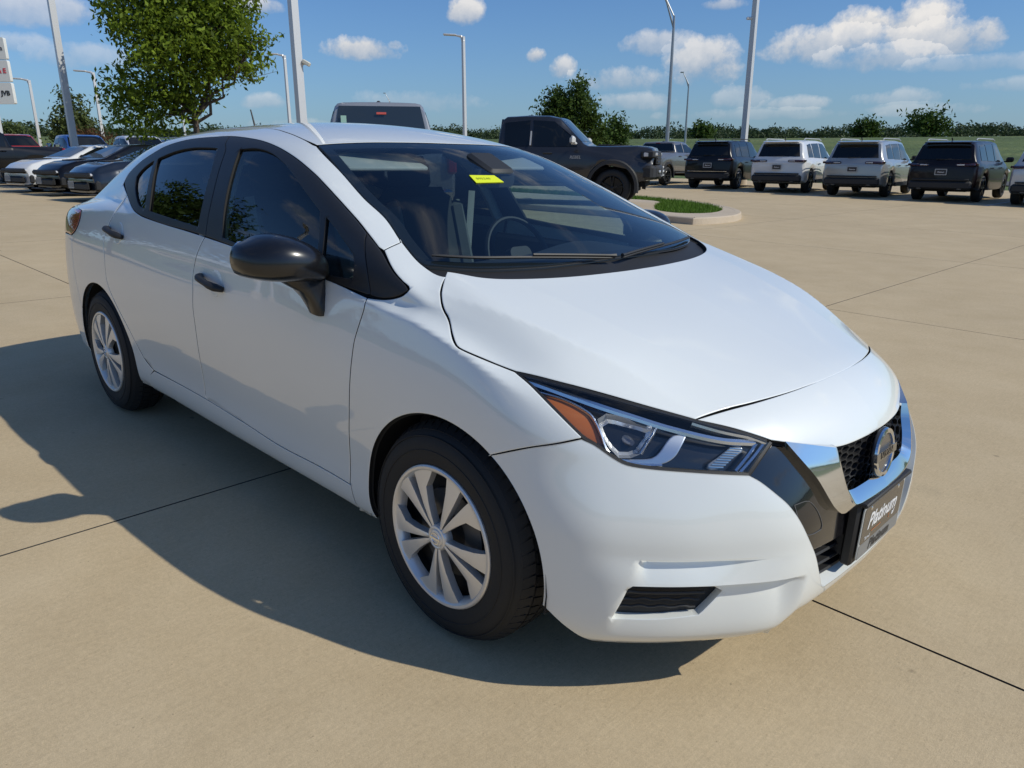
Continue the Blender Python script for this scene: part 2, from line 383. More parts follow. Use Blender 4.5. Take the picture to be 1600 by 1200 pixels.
def cast(o,d,tmax=4.0,f=F,n=220):
    """first hit from outside, o,d (N,3)"""
    o=np.broadcast_to(o,d.shape).astype(float);N=len(d);ts=np.linspace(0,tmax,n)
    lo=np.full(N,np.nan);hi=np.full(N,np.nan)
    prev=f(o);todo=prev>0
    for i in range(1,n):
        idx=np.where(todo)[0]
        if len(idx)==0:break
        v=f(o[idx]+d[idx]*ts[i]);h=v<=0
        j=idx[h];lo[j]=ts[i-1];hi[j]=ts[i];todo[j]=False
    ok=~np.isnan(lo);lo=np.where(ok,lo,0);hi=np.where(ok,hi,0)
    for _ in range(26):
        m=(lo+hi)/2;v=f(o+d*m[:,None]);lo=np.where(v>0,m,lo);hi=np.where(v>0,hi,m)
    P=o+d*((lo+hi)/2)[:,None];P[~ok]=np.nan
    return P
SEAM={
 'belt':[[-0.898,-0.793,1.045],[-0.732,-0.806,1.027],[-0.461,-0.814,1.009],[-0.284,-0.815,1.003],[-0.109,-0.816,0.999],[0.172,-0.821,0.985],[0.439,-0.825,0.968],[0.74,-0.826,0.95],[0.961,-0.84,0.938]],
 'door_front':[[0.961,-0.84,0.938],[0.962,-0.856,0.918],[0.961,-0.865,0.901],[0.934,-0.866,0.805],[0.926,-0.868,0.746],[0.901,-0.864,0.58],[0.881,-0.856,0.479],[0.856,-0.845,0.311]],
 'door_bottom':[[-0.737,-0.845,0.337],[-0.391,-0.843,0.336],[-0.171,-0.843,0.334],[0.135,-0.844,0.323],[0.408,-0.843,0.308],[0.678,-0.843,0.313],[0.856,-0.845,0.311]],
 'b_seam':[[-0.109,-0.816,0.999],[-0.134,-0.829,0.962],[-0.157,-0.841,0.911],[-0.173,-0.85,0.861],[-0.165,-0.861,0.788],[-0.169,-0.866,0.725],[-0.165,-0.866,0.643],[-0.17,-0.859,0.509],[-0.19,-0.844,0.354],[-0.183,-0.843,0.333]],
 'rear_door_edge':[[-1.139,-0.73,1.119],[-1.143,-0.751,1.081],[-1.091,-0.811,1.013],[-1.142,-0.838,0.936],[-1.159,-0.852,0.876],[-1.148,-0.86,0.817],[-1.138,-0.868,0.697],[-1.08,-0.868,0.622],[-0.95,-0.861,0.503],[-0.895,-0.854,0.438],[-0.832,-0.848,0.376],[-0.737,-0.845,0.337]],
 'rear_arch':[[-1.604,-0.862,0.498],[-1.512,-0.866,0.581],[-1.356,-0.868,0.655],[-1.215,-0.868,0.655],[-1.083,-0.867,0.597],[-0.966,-0.859,0.475],[-0.939,-0.851,0.386],[-0.894,-0.847,0.316],[-0.835,-0.839,0.267]],
 'front_arch':[[0.977,-0.834,0.24],[0.961,-0.849,0.353],[0.98,-0.856,0.456],[1.015,-0.862,0.519],[1.082,-0.867,0.585],[1.136,-0.868,0.621],[1.195,-0.869,0.647],[1.259,-0.868,0.662],[1.311,-0.868,0.663],[1.39,-0.866,0.653],[1.448,-0.863,0.634],[1.501,-0.86,0.615],[1.545,-0.856,0.585],[1.583,-0.853,0.541],[1.618,-0.849,0.493],[1.647,-0.844,0.421],[1.666,-0.836,0.337],[1.672,-0.827,0.245],[1.677,-0.82,0.22]],
 'bumper_fender':[[1.501,-0.86,0.613],[1.613,-0.833,0.662],[1.677,-0.804,0.684],[1.722,-0.769,0.701]],
 'hl_top':[[1.519,-0.787,0.83],[1.629,-0.734,0.808],[1.757,-0.648,0.777],[1.875,-0.551,0.744]],
 'hl_nose':[[1.884,-0.541,0.742],[1.945,-0.493,0.723],[1.999,-0.443,0.702],[2.022,-0.421,0.689]],
 'hl_inner':[[2.022,-0.421,0.689],[2.021,-0.466,0.659],[2.016,-0.504,0.626]],
 'hl_bot':[[1.519,-0.787,0.83],[1.575,-0.788,0.803],[1.65,-0.784,0.757],[1.721,-0.767,0.705],[1.75,-0.753,0.689],[1.791,-0.731,0.662],[1.816,-0.714,0.649],[1.857,-0.678,0.642],[1.924,-0.612,0.636],[2.016,-0.504,0.626]],
 'shut_front':[[1.884,-0.541,0.742],[1.916,-0.47,0.751],[1.946,-0.377,0.761],[1.984,-0.195,0.768],[1.998,0.086,0.768],[1.987,0.212,0.765]],
 'nose_low':[[2.021,-0.419,0.691],[2.05,-0.367,0.679],[2.082,-0.299,0.66],[2.092,-0.265,0.656],[2.106,-0.2,0.653],[2.12,-0.076,0.649],[2.122,0.034,0.649]],
 'hood_side':[[1.15,-0.691,1.002],[1.173,-0.727,0.982],[1.201,-0.756,0.962],[1.236,-0.778,0.94],[1.267,-0.79,0.924],[1.311,-0.814,0.901],[1.352,-0.831,0.88],[1.374,-0.83,0.872],[1.441,-0.809,0.852],[1.519,-0.787,0.83]],
 'chrome_out':[[2.04,-0.39,0.683],[2.08,-0.364,0.63],[2.113,-0.332,0.575],[2.141,-0.281,0.509],[2.149,-0.243,0.486],[2.152,-0.184,0.49]],
 'chrome_in':[[2.095,-0.275,0.646],[2.121,-0.262,0.59],[2.14,-0.231,0.544],[2.146,-0.211,0.52]],
 'chrome_bot_up':[[2.146,-0.209,0.521],[2.152,-0.128,0.517],[2.155,-0.025,0.521],[2.153,0.076,0.528]],
 'chrome_bot_lo':[[2.152,-0.181,0.494],[2.156,-0.082,0.488],[2.158,0.032,0.49],[2.151,0.169,0.51]],
 'white_black':[[2.016,-0.504,0.626],[2.036,-0.483,0.61],[2.069,-0.453,0.577],[2.089,-0.433,0.553],[2.11,-0.413,0.518],[2.128,-0.387,0.467],[2.139,-0.351,0.409],[2.144,-0.319,0.349],[2.142,-0.28,0.29]],
 'dlo_out':[[-1.238,-0.704,1.142],[-1.235,-0.677,1.187],[-1.121,-0.651,1.25],[-0.991,-0.637,1.292],[-0.904,-0.624,1.318],[-0.752,-0.611,1.344],[-0.635,-0.603,1.356],[-0.431,-0.595,1.365],[-0.301,-0.589,1.369],[-0.157,-0.593,1.363],[-0.016,-0.601,1.352],[0.133,-0.618,1.33],[0.279,-0.64,1.299],[0.393,-0.659,1.268],[0.497,-0.675,1.233],[0.755,-0.717,1.13],[0.846,-0.735,1.091],[0.936,-0.755,1.054],[1.03,-0.786,1.013],[1.071,-0.795,0.994],[1.091,-0.801,0.984],[1.103,-0.807,0.975]],
 'dlo_low':[[-1.238,-0.704,1.142],[-1.069,-0.749,1.1],[-0.901,-0.79,1.05],[-0.805,-0.802,1.033],[-0.731,-0.807,1.026],[-0.511,-0.812,1.015],[-0.286,-0.814,1.007],[-0.109,-0.816,0.999],[0.172,-0.821,0.985],[0.439,-0.825,0.968],[0.74,-0.826,0.95],[0.963,-0.839,0.939],[1.026,-0.84,0.942],[1.066,-0.832,0.951],[1.097,-0.822,0.961],[1.103,-0.807,0.975]],
 'rear_glass':[[-1.021,-0.715,1.174],[-1.012,-0.696,1.206],[-0.884,-0.666,1.269],[-0.696,-0.652,1.303],[-0.545,-0.645,1.319],[-0.322,-0.643,1.324],[-0.303,-0.645,1.322],[-0.243,-0.7,1.246],[-0.212,-0.755,1.146],[-0.182,-0.806,1.028],[-0.24,-0.806,1.029],[-0.534,-0.799,1.045],[-0.761,-0.792,1.056],[-0.837,-0.783,1.068],[-0.932,-0.758,1.107],[-1.002,-0.732,1.146]],
 'rear_div':[[-0.864,-0.662,1.277],[-0.832,-0.697,1.229],[-0.781,-0.742,1.156],[-0.719,-0.795,1.052]],
 'front_glass':[[-0.105,-0.642,1.324],[-0.0,-0.637,1.325],[0.109,-0.644,1.313],[0.201,-0.658,1.292],[0.307,-0.682,1.257],[0.487,-0.72,1.192],[0.708,-0.756,1.109],[0.855,-0.79,1.03],[0.835,-0.787,1.037],[0.875,-0.817,0.969],[0.792,-0.818,0.968],[0.724,-0.82,0.969],[0.472,-0.819,0.986],[0.203,-0.817,0.994],[0.051,-0.812,1.009]],
 'front_div':[[0.652,-0.752,1.124],[0.678,-0.78,1.069],[0.717,-0.822,0.963]],
 'apillar_cut':[[0.936,-0.683,1.073],[0.936,-0.744,1.058],[0.942,-0.754,1.052]],
 'ws_right':[[0.265,-0.54,1.338],[0.484,-0.592,1.263],[0.681,-0.629,1.181],[0.804,-0.64,1.13],[0.921,-0.674,1.08],[1.037,-0.701,1.038],[1.104,-0.703,1.014],[1.133,-0.698,1.006],[1.15,-0.689,1.003]],
 'ws_top':[[0.265,-0.54,1.338],[0.323,-0.402,1.35],[0.373,-0.206,1.359],[0.408,0.021,1.358],[0.395,0.246,1.35],[0.354,0.42,1.339]],
 'ws_base':[[1.15,-0.691,1.002],[1.203,-0.635,0.998],[1.261,-0.542,0.993],[1.305,-0.428,0.989],[1.336,-0.291,0.987],[1.353,-0.053,0.989],[1.32,0.22,0.996]],
 'roof_ditch':[[-0.211,-0.46,1.402],[-0.02,-0.49,1.385],[0.148,-0.521,1.36],[0.245,-0.54,1.341]],
 'handle_f':[[-0.126,-0.852,0.851],[-0.082,-0.847,0.876],[0.002,-0.849,0.864],[0.129,-0.852,0.849],[0.127,-0.856,0.826],[0.05,-0.857,0.821]],
 'handle_r':[[-1.109,-0.831,0.961],[-1.067,-0.825,0.979],[-0.893,-0.832,0.957],[-0.891,-0.839,0.933]],
 'sill_low':[[-0.853,-0.839,0.264],[-0.359,-0.836,0.266],[-0.051,-0.838,0.267],[0.211,-0.836,0.258],[0.65,-0.831,0.243],[0.977,-0.834,0.24]],
 'quarter_black_seam':[[0.843,-0.739,1.091],[0.919,-0.798,1.01],[0.974,-0.839,0.941]],
 'amber':[[1.596,-0.784,0.794],[1.654,-0.755,0.78],[1.708,-0.734,0.756],[1.731,-0.734,0.736],[1.751,-0.738,0.712],[1.772,-0.742,0.676],[1.723,-0.767,0.703],[1.677,-0.779,0.737],[1.641,-0.783,0.763]],
 'bowl':[[1.732,-0.724,0.745],[1.74,-0.701,0.757],[1.772,-0.675,0.75],[1.81,-0.644,0.74],[1.833,-0.628,0.732],[1.837,-0.659,0.703],[1.834,-0.686,0.673],[1.82,-0.704,0.663],[1.8,-0.723,0.662],[1.781,-0.731,0.68],[1.755,-0.733,0.712]],
 'divider':[[1.836,-0.626,0.73],[1.838,-0.657,0.703],[1.835,-0.684,0.673]],
 'bezel':[[1.89,-0.58,0.716],[1.87,-0.606,0.715],[1.866,-0.627,0.701],[1.864,-0.65,0.678],[1.856,-0.668,0.664],[1.827,-0.699,0.66],[1.797,-0.726,0.661],[1.807,-0.722,0.651],[1.841,-0.69,0.65],[1.875,-0.655,0.651],[1.891,-0.63,0.666],[1.893,-0.605,0.692]],
 'marker':[[1.971,-0.509,0.69],[1.991,-0.483,0.686],[1.986,-0.515,0.665],[1.976,-0.548,0.641],[1.953,-0.575,0.643],[1.961,-0.547,0.666]],
 'strip_top':[[1.55,-0.783,0.818],[1.582,-0.771,0.81],[1.719,-0.703,0.771],[1.788,-0.656,0.75],[1.855,-0.606,0.728],[1.948,-0.524,0.702],[2.002,-0.454,0.693]],
 'strip_top2':[[1.883,-0.553,0.737],[1.938,-0.509,0.72],[1.998,-0.447,0.701],[2.027,-0.421,0.683]],
 'strip_in1':[[2.005,-0.454,0.69],[2.003,-0.491,0.663],[1.996,-0.525,0.635]],
 'strip_in2':[[2.015,-0.438,0.687],[2.013,-0.476,0.662],[2.004,-0.516,0.632]],
 'strip_in3':[[2.024,-0.425,0.684],[2.023,-0.46,0.661],[2.014,-0.504,0.627]],
 'amber_edge':[[1.596,-0.784,0.794],[1.653,-0.754,0.781],[1.711,-0.731,0.756],[1.734,-0.731,0.736],[1.754,-0.735,0.712],[1.776,-0.737,0.676],[1.798,-0.727,0.658],[1.841,-0.69,0.649],[1.876,-0.656,0.649]],
 'sticker':[[0.684,-0.184,1.249],[0.7,-0.076,1.248],[0.751,-0.076,1.226],[0.738,-0.199,1.225]],
 'wiper_r':[[1.075,-0.686,1.029],[1.125,-0.614,1.027],[1.166,-0.552,1.023],[1.233,-0.487,1.008],[1.295,-0.423,0.993]],
 'wiper_l':[[1.324,-0.276,0.992],[1.302,-0.123,1.005],[1.294,0.064,1.01],[1.277,0.327,1.006]],
 'tow_cover':[[2.105,-0.404,0.544],[2.117,-0.363,0.546],[2.123,-0.346,0.538],[2.136,-0.323,0.508],[2.144,-0.304,0.465],[2.145,-0.307,0.455],[2.134,-0.368,0.457],[2.123,-0.394,0.49]],
 'gloss_low':[[2.141,-0.346,0.4],[2.151,-0.259,0.408],[2.155,-0.197,0.412]],
 'glass_base':[[1.07,-0.687,1.03],[1.109,-0.648,1.026],[1.183,-0.516,1.021],[1.237,-0.354,1.018],[1.259,-0.067,1.023],[1.249,0.164,1.024],[1.216,0.335,1.026]],
}
# ------------------------------------------------------------------ panels cut from the body surface
class Side:
    def __init__(s,phi=25): s.c,s.s=math.cos(R(phi)),math.sin(R(phi))
    def uv(s,P): P=np.atleast_2d(P); return np.stack([P[:,0],P[:,2]*s.c+P[:,1]*s.s],1)
    def ray(s,U):
        d=np.tile([0,s.c,-s.s],(len(U),1)); e=np.array([0,s.s,s.c]); o=np.zeros((len(U),3)); o[:,0]=U[:,0]; o+=U[:,1:2]*e-d*2.0; return o,d
    flip=False
class Top:
    flip=False
    def uv(s,P): P=np.atleast_2d(P); return P[:,:2].copy()
    def ray(s,U): o=np.zeros((len(U),3)); o[:,:2]=U; o[:,2]=2.0; return o,np.tile([0,0,-1.],(len(U),1))
class Front:
    flip=False
    def __init__(s,phi=0,x0=1.2,sg=1): s.c,s.s=math.cos(R(phi)),math.sin(R(phi)); s.x0=x0; s.sg=sg; s.R=.9
    def uv(s,P):
        P=np.atleast_2d(P); dx=(P[:,0]-s.x0)*s.sg; dy=P[:,1]*s.sg; th=np.arctan2(dy,dx); rho=np.hypot(dx,dy)
        return np.stack([th*s.R,P[:,2]*s.c-rho*s.s],1)
    def ray(s,U):
        th=U[:,0]/s.R; r=np.stack([np.cos(th)*s.sg,np.sin(th)*s.sg,0*th],1); z=np.array([0,0,1.])
        d=-s.c*r-s.s*z; e=-s.s*r+s.c*z
        o=np.array([s.x0,0,0])+U[:,1:2]*e-d*1.9; return o,d
def hits(par,U,tmax=2.6,n=90,f=None):
    o,d=par.ray(U); P=cast(o,d,tmax=tmax,n=n,f=f or F)
    bad=np.isnan(P[:,0])
    if bad.any():
        good=np.where(~bad)[0]
        for i in np.where(bad)[0]:
            j=good[np.argmin(((U[good]-U[i])**2).sum(1))]; P[i]=P[j]+(o[i]-o[j])-d[i]*np.dot(o[i]-o[j],d[i])
    return P
def loop_uv(par,segs,step):
    """segs: list of 3-D polylines (each smooth inside) joined to a loop"""
    o=[]
    for sg in segs:
        c=crom(sg,step) if len(sg)>1 else np.array(sg,float)
        if o and np.linalg.norm(c[0]-o[-1])<step*.35: c=c[1:]
        o+=list(c)
    o=np.array(o)
    if np.linalg.norm(o[0]-o[-1])<step*.35: o=o[:-1]
    U=par.uv(o)
    keep=[0]
    for i in range(1,len(U)):
        if np.linalg.norm(U[i]-U[keep[-1]])>step*.12: keep.append(i)
    U=U[keep]
    return U if area(U)>0 else U[::-1]
def panel(name,parent,par,segs,m,step=.022,gap=.0018,off=0.0,fl=.012,holes=(),lip=True,hfl=None,edge=.003,jit=0,dark=None,dhole=True):
    if dark is None: dark=lip
    U=loop_uv(par,segs,step); U0=inset(U,gap); U1=inset(U,gap+edge)
    H0=[];H1=[]
    for h in holes:
        hu=loop_uv(par,h,step); H0.append(hu); H1.append(inset(hu,-edge))
    lo=U.min(0);hi=U.max(0)
    gx,gy=np.meshgrid(np.arange(lo[0],hi[0],step),np.arange(lo[1],hi[1],step*.9)); gx=gx+(np.arange(gx.shape[0])%2)[:,None]*step*.5
    G=np.stack([gx.ravel(),gy.ravel()],1); ok=in_poly(G,U1); G=G[ok]; G=G[dist_poly(G,U1)>step*.45]
    for h in H1:
        G=G[~in_poly(G,h)]; G=G[dist_poly(G,h)>step*.45]
    P2,T=cdt([U0]+H0,np.concatenate([U1]+H1+[G]) if len(G) else np.concatenate([U1]+H1))
    P3=hits(par,P2); n3=normal(P3)
    # edge rounding
    on=np.zeros(len(P2),int)
    ring=[]
    for k,lp in enumerate([U0]+H0):
        idx=[]
        for q in lp:
            i=int(np.argmin(((P2-q)**2).sum(1))); 
            if not idx or idx[-1]!=i: idx.append(i)
        ring.append(idx)
    base=P3+n3*off
    nv=n3.copy(); V=base.copy()
    o_,dd=par.ray(P2[:1]); 
    used=np.array(T)
    # orientation test
    a,b,c=[base[used[:,i]] for i in range(3)]; fn=np.cross(b-a,c-a); sgn=np.sign((fn*n3[used[:,0]]).sum(1)).sum()
    if sgn<0: T=[t[::-1] for t in T]
    VV=list(V); NN=list(nv); FF=list(T); MI=[0]*len(T)
    for k,idx in enumerate(ring):
        Pk=V[idx]; tn=np.roll(Pk,-1,0)-np.roll(Pk,1,0); tn/=np.maximum(np.linalg.norm(tn,axis=1,keepdims=True),1e-9)
        out_=np.cross(tn,n3[idx])*(1 if sgn>=0 or True else -1)
        # make it point out of the panel
        cen=V[list({i for t in T for i in t})].mean(0) if k==0 else Pk.mean(0)
        test=np.einsum('ij,ij->i',out_,(Pk-cen)).sum()
        if (test<0)==(k==0): out_=-out_
        for j,i in enumerate(idx):
            VV[i]=V[i]-n3[i]*.0013; w=n3[i]+out_[j]*.55; NN[i]=w/np.linalg.norm(w)
        d1=fl if k==0 or hfl is None else hfl
        b0=len(VV); m_=len(idx)
        for j,i in enumerate(idx): VV.append(np.array(VV[i])); NN.append(out_[j])
        b1=len(VV)
        for j,i in enumerate(idx): VV.append(V[i]-n3[i]*d1); NN.append(out_[j])
        flip=(k!=0)^False
        for j in range(m_):
            q=(b0+j,b1+j,b1+(j+1)%m_,b0+(j+1)%m_)
            # orient by outward
            A,B,Cc=VV[q[0]],VV[q[1]],VV[q[2]]
            if np.dot(np.cross(np.array(B)-A,np.array(Cc)-A),out_[j])<0: q=q[::-1]
            FF.append(q); MI.append(1 if ((k==0 and dark) or (k>0 and dhole)) else 0)
        if lip and k==0:
            b2=len(VV)
            for j,i in enumerate(idx): VV.append(V[i]-n3[i]*d1); NN.append(n3[i])
            b3=len(VV)
            for j,i in enumerate(idx): VV.append(V[i]-n3[i]*(d1+.001+jit)+out_[j]*.007); NN.append(n3[i])
            for j in range(m_):
                q=(b2+j,b3+j,b3+(j+1)%m_,b2+(j+1)%m_); A,B,Cc=VV[q[0]],VV[q[1]],VV[q[2]]
                if np.dot(np.cross(np.array(B)-A,np.array(Cc)-A),n3[idx[j]])<0: q=q[::-1]
                FF.append(q); MI.append(1)
    usedv=sorted({i for f in FF for i in f}); mp_={a:i for i,a in enumerate(usedv)}
    VV=[VV[i] for i in usedv]; NN=np.array([NN[i] for i in usedv]); FF=[tuple(mp_[i] for i in f) for f in FF]
    o=mesh_obj(name,VV,FF,[m,MATS['gap_shade']],parent,True,NN)
    for p,k in zip(o.data.polygons,MI): p.material_index=k
    NORM[o.name]=NN
    return o
def sag(pts,off):
    """3-D points pushed off the body along its normal"""
    P=np.array(pts,float); return P+normal(P)*off
def snap(P):
    P=np.array(P,float)
    for _ in range(6):
        n=normal(P); P=P-n*F(P)[...,None]*.9
    return P
def zsnap(P):
    P=np.array(P,float); Q=hits(Top(),P[:,:2]); return Q
def MIR(P): P=np.array(P,float).copy(); P[:,1]*=-1; return P
# ------------------------------------------------------------------ car materials
PAINT=mat('white_paint',(.785,.81,.785),.38,0,coat=1,coat_r=.02,noise=(3.0,.015),cior=1.7,bump=(4.5,.5,.0011))
GAPB=mat('gap_shade',(.006,.006,.006),.8)  # black on panel flanges and lips stands in for shade inside the seams
TRIM=mat('satin_black_trim',(.018,.019,.021),.42,0,bump=(900,.15,.0003))
PLAST=mat('black_plastic',(.016,.016,.017),.55,bump=(700,.25,.0004))
GLOSS=mat('gloss_black',(.006,.006,.008),.12,coat=1,coat_r=.01)
CHROME=mat('chrome',(.78,.79,.80),.07,1.0)
SATIN=mat('silver_wheel_paint',(.80,.785,.755),.40,.62,coat=0,noise=(14,.05,.05))
RUB=mat('rubber',(.014,.014,.014),.72,noise=(30,.35,.1),bump=(160,.35,.001))
DARK=mat('shade_black',(.008,.008,.008),.9)
INT=mat('interior_plastic',(.022,.024,.027),.6,bump=(500,.3,.0005))
SEATM=mat('seat_cloth',(.045,.047,.052),.9,bump=(700,.5,.001))
SEATG=mat('seat_cloth_grey',(.16,.165,.17),.9,bump=(700,.5,.001))
HEADL=mat('headliner',(.35,.34,.32),.95)
BEIGE=mat('pillar_trim',(.42,.42,.40),.6)
WS=glassmat('windshield_glass',(.70,.82,.84),1.5,0,1.6)
SG=glassmat('side_glass',(.17,.20,.21),1.52,0,1.7)
FG=glassmat('front_side_glass',(.46,.58,.57),1.52,0,1.5)
LENS=glassmat('lamp_lens',(.93,.95,.97),1.5,0,1.1)
AMBER=mat('amber_reflector',(.48,.13,.022),.4,coat=.3)
REDL=mat('red_lens',(.45,.07,.04),.12,coat=1)
STEEL=mat('brake_steel',(.13,.13,.13),.45,.8)

car=empty('sedan',(0,0,0),0,'white four-door sedan with black door mirror and silver wheel covers, filling the foreground','car')
QM=((0.9998357790001324,-0.0001556123976993451,0.01812155666547327),(-7.434760025065712e-05,0.9999194950571532,0.012688493885498281),(-0.01812207227754631,-0.01268775746259651,0.9997552757084793))
MW=Matrix(QM).to_4x4(); MW.translation=(-0.024016500252133977,-0.01686908144480448,0.023970792477314706)
car.matrix_world=MW
S={k:snap(np.array(v,float)) for k,v in SEAM.items()}
PS=Side(25)
def both(o): q=mirror_y(o); return q
rng_j=0
# --- shared curves
bseam=S['b_seam']; dfr=S['door_front']; dbot=S['door_bottom']; red=S['rear_door_edge']; dlo_o=S['dlo_out']; dlo_l=S['dlo_low']
farch=S['front_arch']; rarch=S['rear_arch']
wsR=S['ws_right']; hoodS=S['hood_side']; bf=S['bumper_fender']
belt=S['belt']
sillz=[(x,-.82,.215) for x in (.86,.5,0,-.4,-.74)]
# arches as clean ellipses fitted to the traced opening
def arch(cx,cz,r,a0,a1,n=22,y=-.86,rz=None): 
    t=np.radians(np.linspace(a0,a1,n)); return np.stack([cx+r*np.cos(t),0*t+y,cz+(rz or r)*np.sin(t)],1)
af=snap(arch(1.325,.305,.362,-8,195,34)); 
fb_i=int(np.argmin(np.abs(af[:,0]-1.505)+(af[:,2]<.5)*9))
af_front=af[:fb_i+1]   # from lower front up to bumper/fender seam
af_back=af[fb_i:]      # over the top and down the rear side
ar=snap(arch(-1.305,.305,.360,-14,192,34))
# --- doors
p=panel('front_door',car,PS,[belt[4:],dfr,dbot[::-1][:-3],bseam[::-1]],PAINT,step=.016); both(p)
top_r=np.concatenate([dlo_l[1:8]])
p=panel('rear_door',car,PS,[top_r,bseam[:-1],dbot[:3][::-1],red[::-1][1:-2]],PAINT,jit=.001); both(p)
# --- front fender with the foot of the windscreen pillar
tip=[(0.955,-.84,.94)]
seg_low=np.array([dfr[0],[1.02,-.84,.94],[1.06,-.83,.947],[1.095,-.82,.96],[1.108,-.81,.977],[1.09,-.80,.985]])
fender_bottom=[(af_back[-1][0],-.83,af_back[-1][2]),(.96,-.83,.225),(.87,-.82,.215)]
p=panel('front_fender',car,PS,[seg_low,[(1.088,-.80,.984),(1.03,-.79,1.01),(.94,-.75,1.053)],[(.94,-.75,1.053),(.935,-.68,1.07)],wsR[4:],hoodS[:],S['hl_bot'][:4],bf[::-1],af_back,fender_bottom,[(.87,-.82,.215),(.86,-.84,.31)],dfr[::-1]],PAINT,step=.0105,jit=.002); both(p)
# --- sill
p=panel('sill',car,Side(-5),[[(-.735,-.84,.331)]+[tuple(q-np.array([0,0,.004])) for q in dbot[1:]],[tuple(dbot[-1]-np.array([0,0,.004])),(.862,-.82,.212)],[(.862,-.82,.212),(.4,-.82,.205),(0,-.82,.205),(-.5,-.82,.21),(-.83,-.82,.225)],[(-.83,-.82,.225),(-.80,-.84,.29),(-.735,-.84,.331)]],PAINT,step=.016,jit=.003,gap=-.0022,edge=.0012,off=.0004,lip=False); both(p)
# --- side frame: rear quarter, C-pillar, roof rail, windscreen pillar
ditch=S['roof_ditch']
lamp_edge=[(-1.68,-.83,.865),(-1.60,-.83,.90),(-1.56,-.815,.955),(-1.59,-.80,.995)]
lamp_top=zsnap([(-1.59,-.80,.995),(-1.80,-.765,.998),(-1.95,-.71,1.0),(-2.06,-.60,1.0)]); lamp_bot=[(-1.68,-.83,.865),(-1.90,-.815,.862),(-2.05,-.73,.86),(-2.15,-.55,.86),(-2.2,-.42,.86)]
trunk_side=[(-2.06,-.60,1.0),(-1.9,-.51,1.06),(-1.76,-.45,1.09)]
back_edge=[(-1.76,-.45,1.09),(-1.60,-.43,1.18),(-1.42,-.41,1.27),(-1.24,-.39,1.34)]
rail=[(-1.24,-.39,1.34),(-.9,-.44,1.39),(-.55,-.475,1.405)]+[tuple(q) for q in ditch]
qseam=[(-1.62,-.855,.50),(-1.655,-.85,.68),(-1.68,-.83,.865)]
back_edge=zsnap(back_edge); trunk_side=zsnap(trunk_side); rail=np.concatenate([zsnap(rail[:3]),rail[3:]]); qseam=snap(qseam); lamp_edge=snap(lamp_edge); lamp_bot=snap(lamp_bot); lamp_top[0]=lamp_edge[-1]; trunk_side[0]=lamp_top[-1]
dl=snap(np.concatenate([dlo_o[:18]]))
p=panel('side_frame',car,PS,[[(.94,-.75,1.053),(.935,-.68,1.07)],wsR[:5][::-1],np.array(rail)[::-1],np.array(back_edge)[::-1],np.array(trunk_side)[::-1],lamp_top[::-1],np.array(lamp_edge)[::-1],np.array(qseam)[::-1],ar[ar[:,0]>-9][np.argmin(np.abs(ar[:,0]+1.62)+(ar[:,2]<.4)*9)::-1],[(-.965,-.85,.23),(-.83,-.82,.225)],[(-.83,-.82,.225),(-.80,-.84,.29),(-.735,-.84,.335)],red[::-1][:-2],dlo_l[:2][::-1],dl],PAINT,step=.02); both(p)
# --- roof
roofR=np.array([(-1.24,-.39,1.34),(-.9,-.44,1.39),(-.55,-.475,1.405)]+[tuple(q) for q in ditch])
wst=S['ws_top']; wsh=np.array([(.253,-.532,1.34),(.31,-.40,1.352),(.375,-.21,1.362),(.405,0,1.364),(.375,.21,1.362),(.31,.40,1.352),(.253,.532,1.34)])
wsh=zsnap(wsh); roofR=np.concatenate([zsnap(roofR[:3]),roofR[3:]]); roofR[-1]=wsh[0]; rail[-1]=wsh[0]
p=panel('roof',car,Top(),[roofR,wsh,MIR(roofR)[::-1],[(-1.24,.39,1.34),(-1.31,.25,1.36),(-1.33,0,1.365),(-1.31,-.25,1.36),(-1.24,-.39,1.34)]],PAINT,step=.03)
# --- rear window, boot lid
beR=np.array(back_edge)
p=panel('rear_window',car,Top(),[beR[::-1],[(-1.24,-.39,1.34),(-1.31,-.25,1.36),(-1.33,0,1.365),(-1.31,.25,1.36),(-1.24,.39,1.34)],MIR(beR),[(-1.76,.45,1.09),(-1.84,.3,1.09),(-1.86,0,1.09),(-1.84,-.3,1.09),(-1.76,-.45,1.09)]],SG,step=.035,off=-.003,lip=False)
p=panel('boot_lid',car,Top(),[[(-1.76,-.45,1.09),(-1.84,-.3,1.09),(-1.86,0,1.09),(-1.84,.3,1.09),(-1.76,.45,1.09)],MIR(trunk_side)[::-1],[(-2.06,.60,1.0),(-2.16,.5,.98),(-2.21,.2,.98),(-2.22,0,.98),(-2.21,-.2,.98),(-2.16,-.5,.98),(-2.06,-.60,1.0)],np.array(trunk_side)],PAINT,step=.03)
p=panel('rear_bumper',car,Front(0,-1.3,-1),[np.array(qseam),lamp_bot,[lamp_bot[-1],(-2.23,-.2,.87),(-2.23,.2,.87),MIR([lamp_bot[-1]])[0]],MIR(lamp_bot)[::-1],MIR(qseam)[::-1],MIR(ar[(ar[:,0]<-1.60)])[::1],[(-1.67,.84,.24),(-1.9,.80,.24),(-2.1,.6,.25),(-2.2,.2,.26),(-2.2,-.2,.26),(-2.1,-.6,.25),(-1.9,-.80,.24),(-1.67,-.84,.24)],ar[(ar[:,0]<-1.60)][::-1]],PAINT,step=.03)
p=panel('tail_lamp',car,Front(20,-1.3,-1),[lamp_edge,[(-2.06,-.60,1.0),(-2.15,-.58,.97),(-2.18,-.45,.95)],[(-2.18,-.45,.95),(-2.2,-.42,.88)],[(-2.2,-.42,.88),(-2.1,-.62,.865),(-1.98,-.79,.845)]],REDL,step=.02,off=.004); both(p)
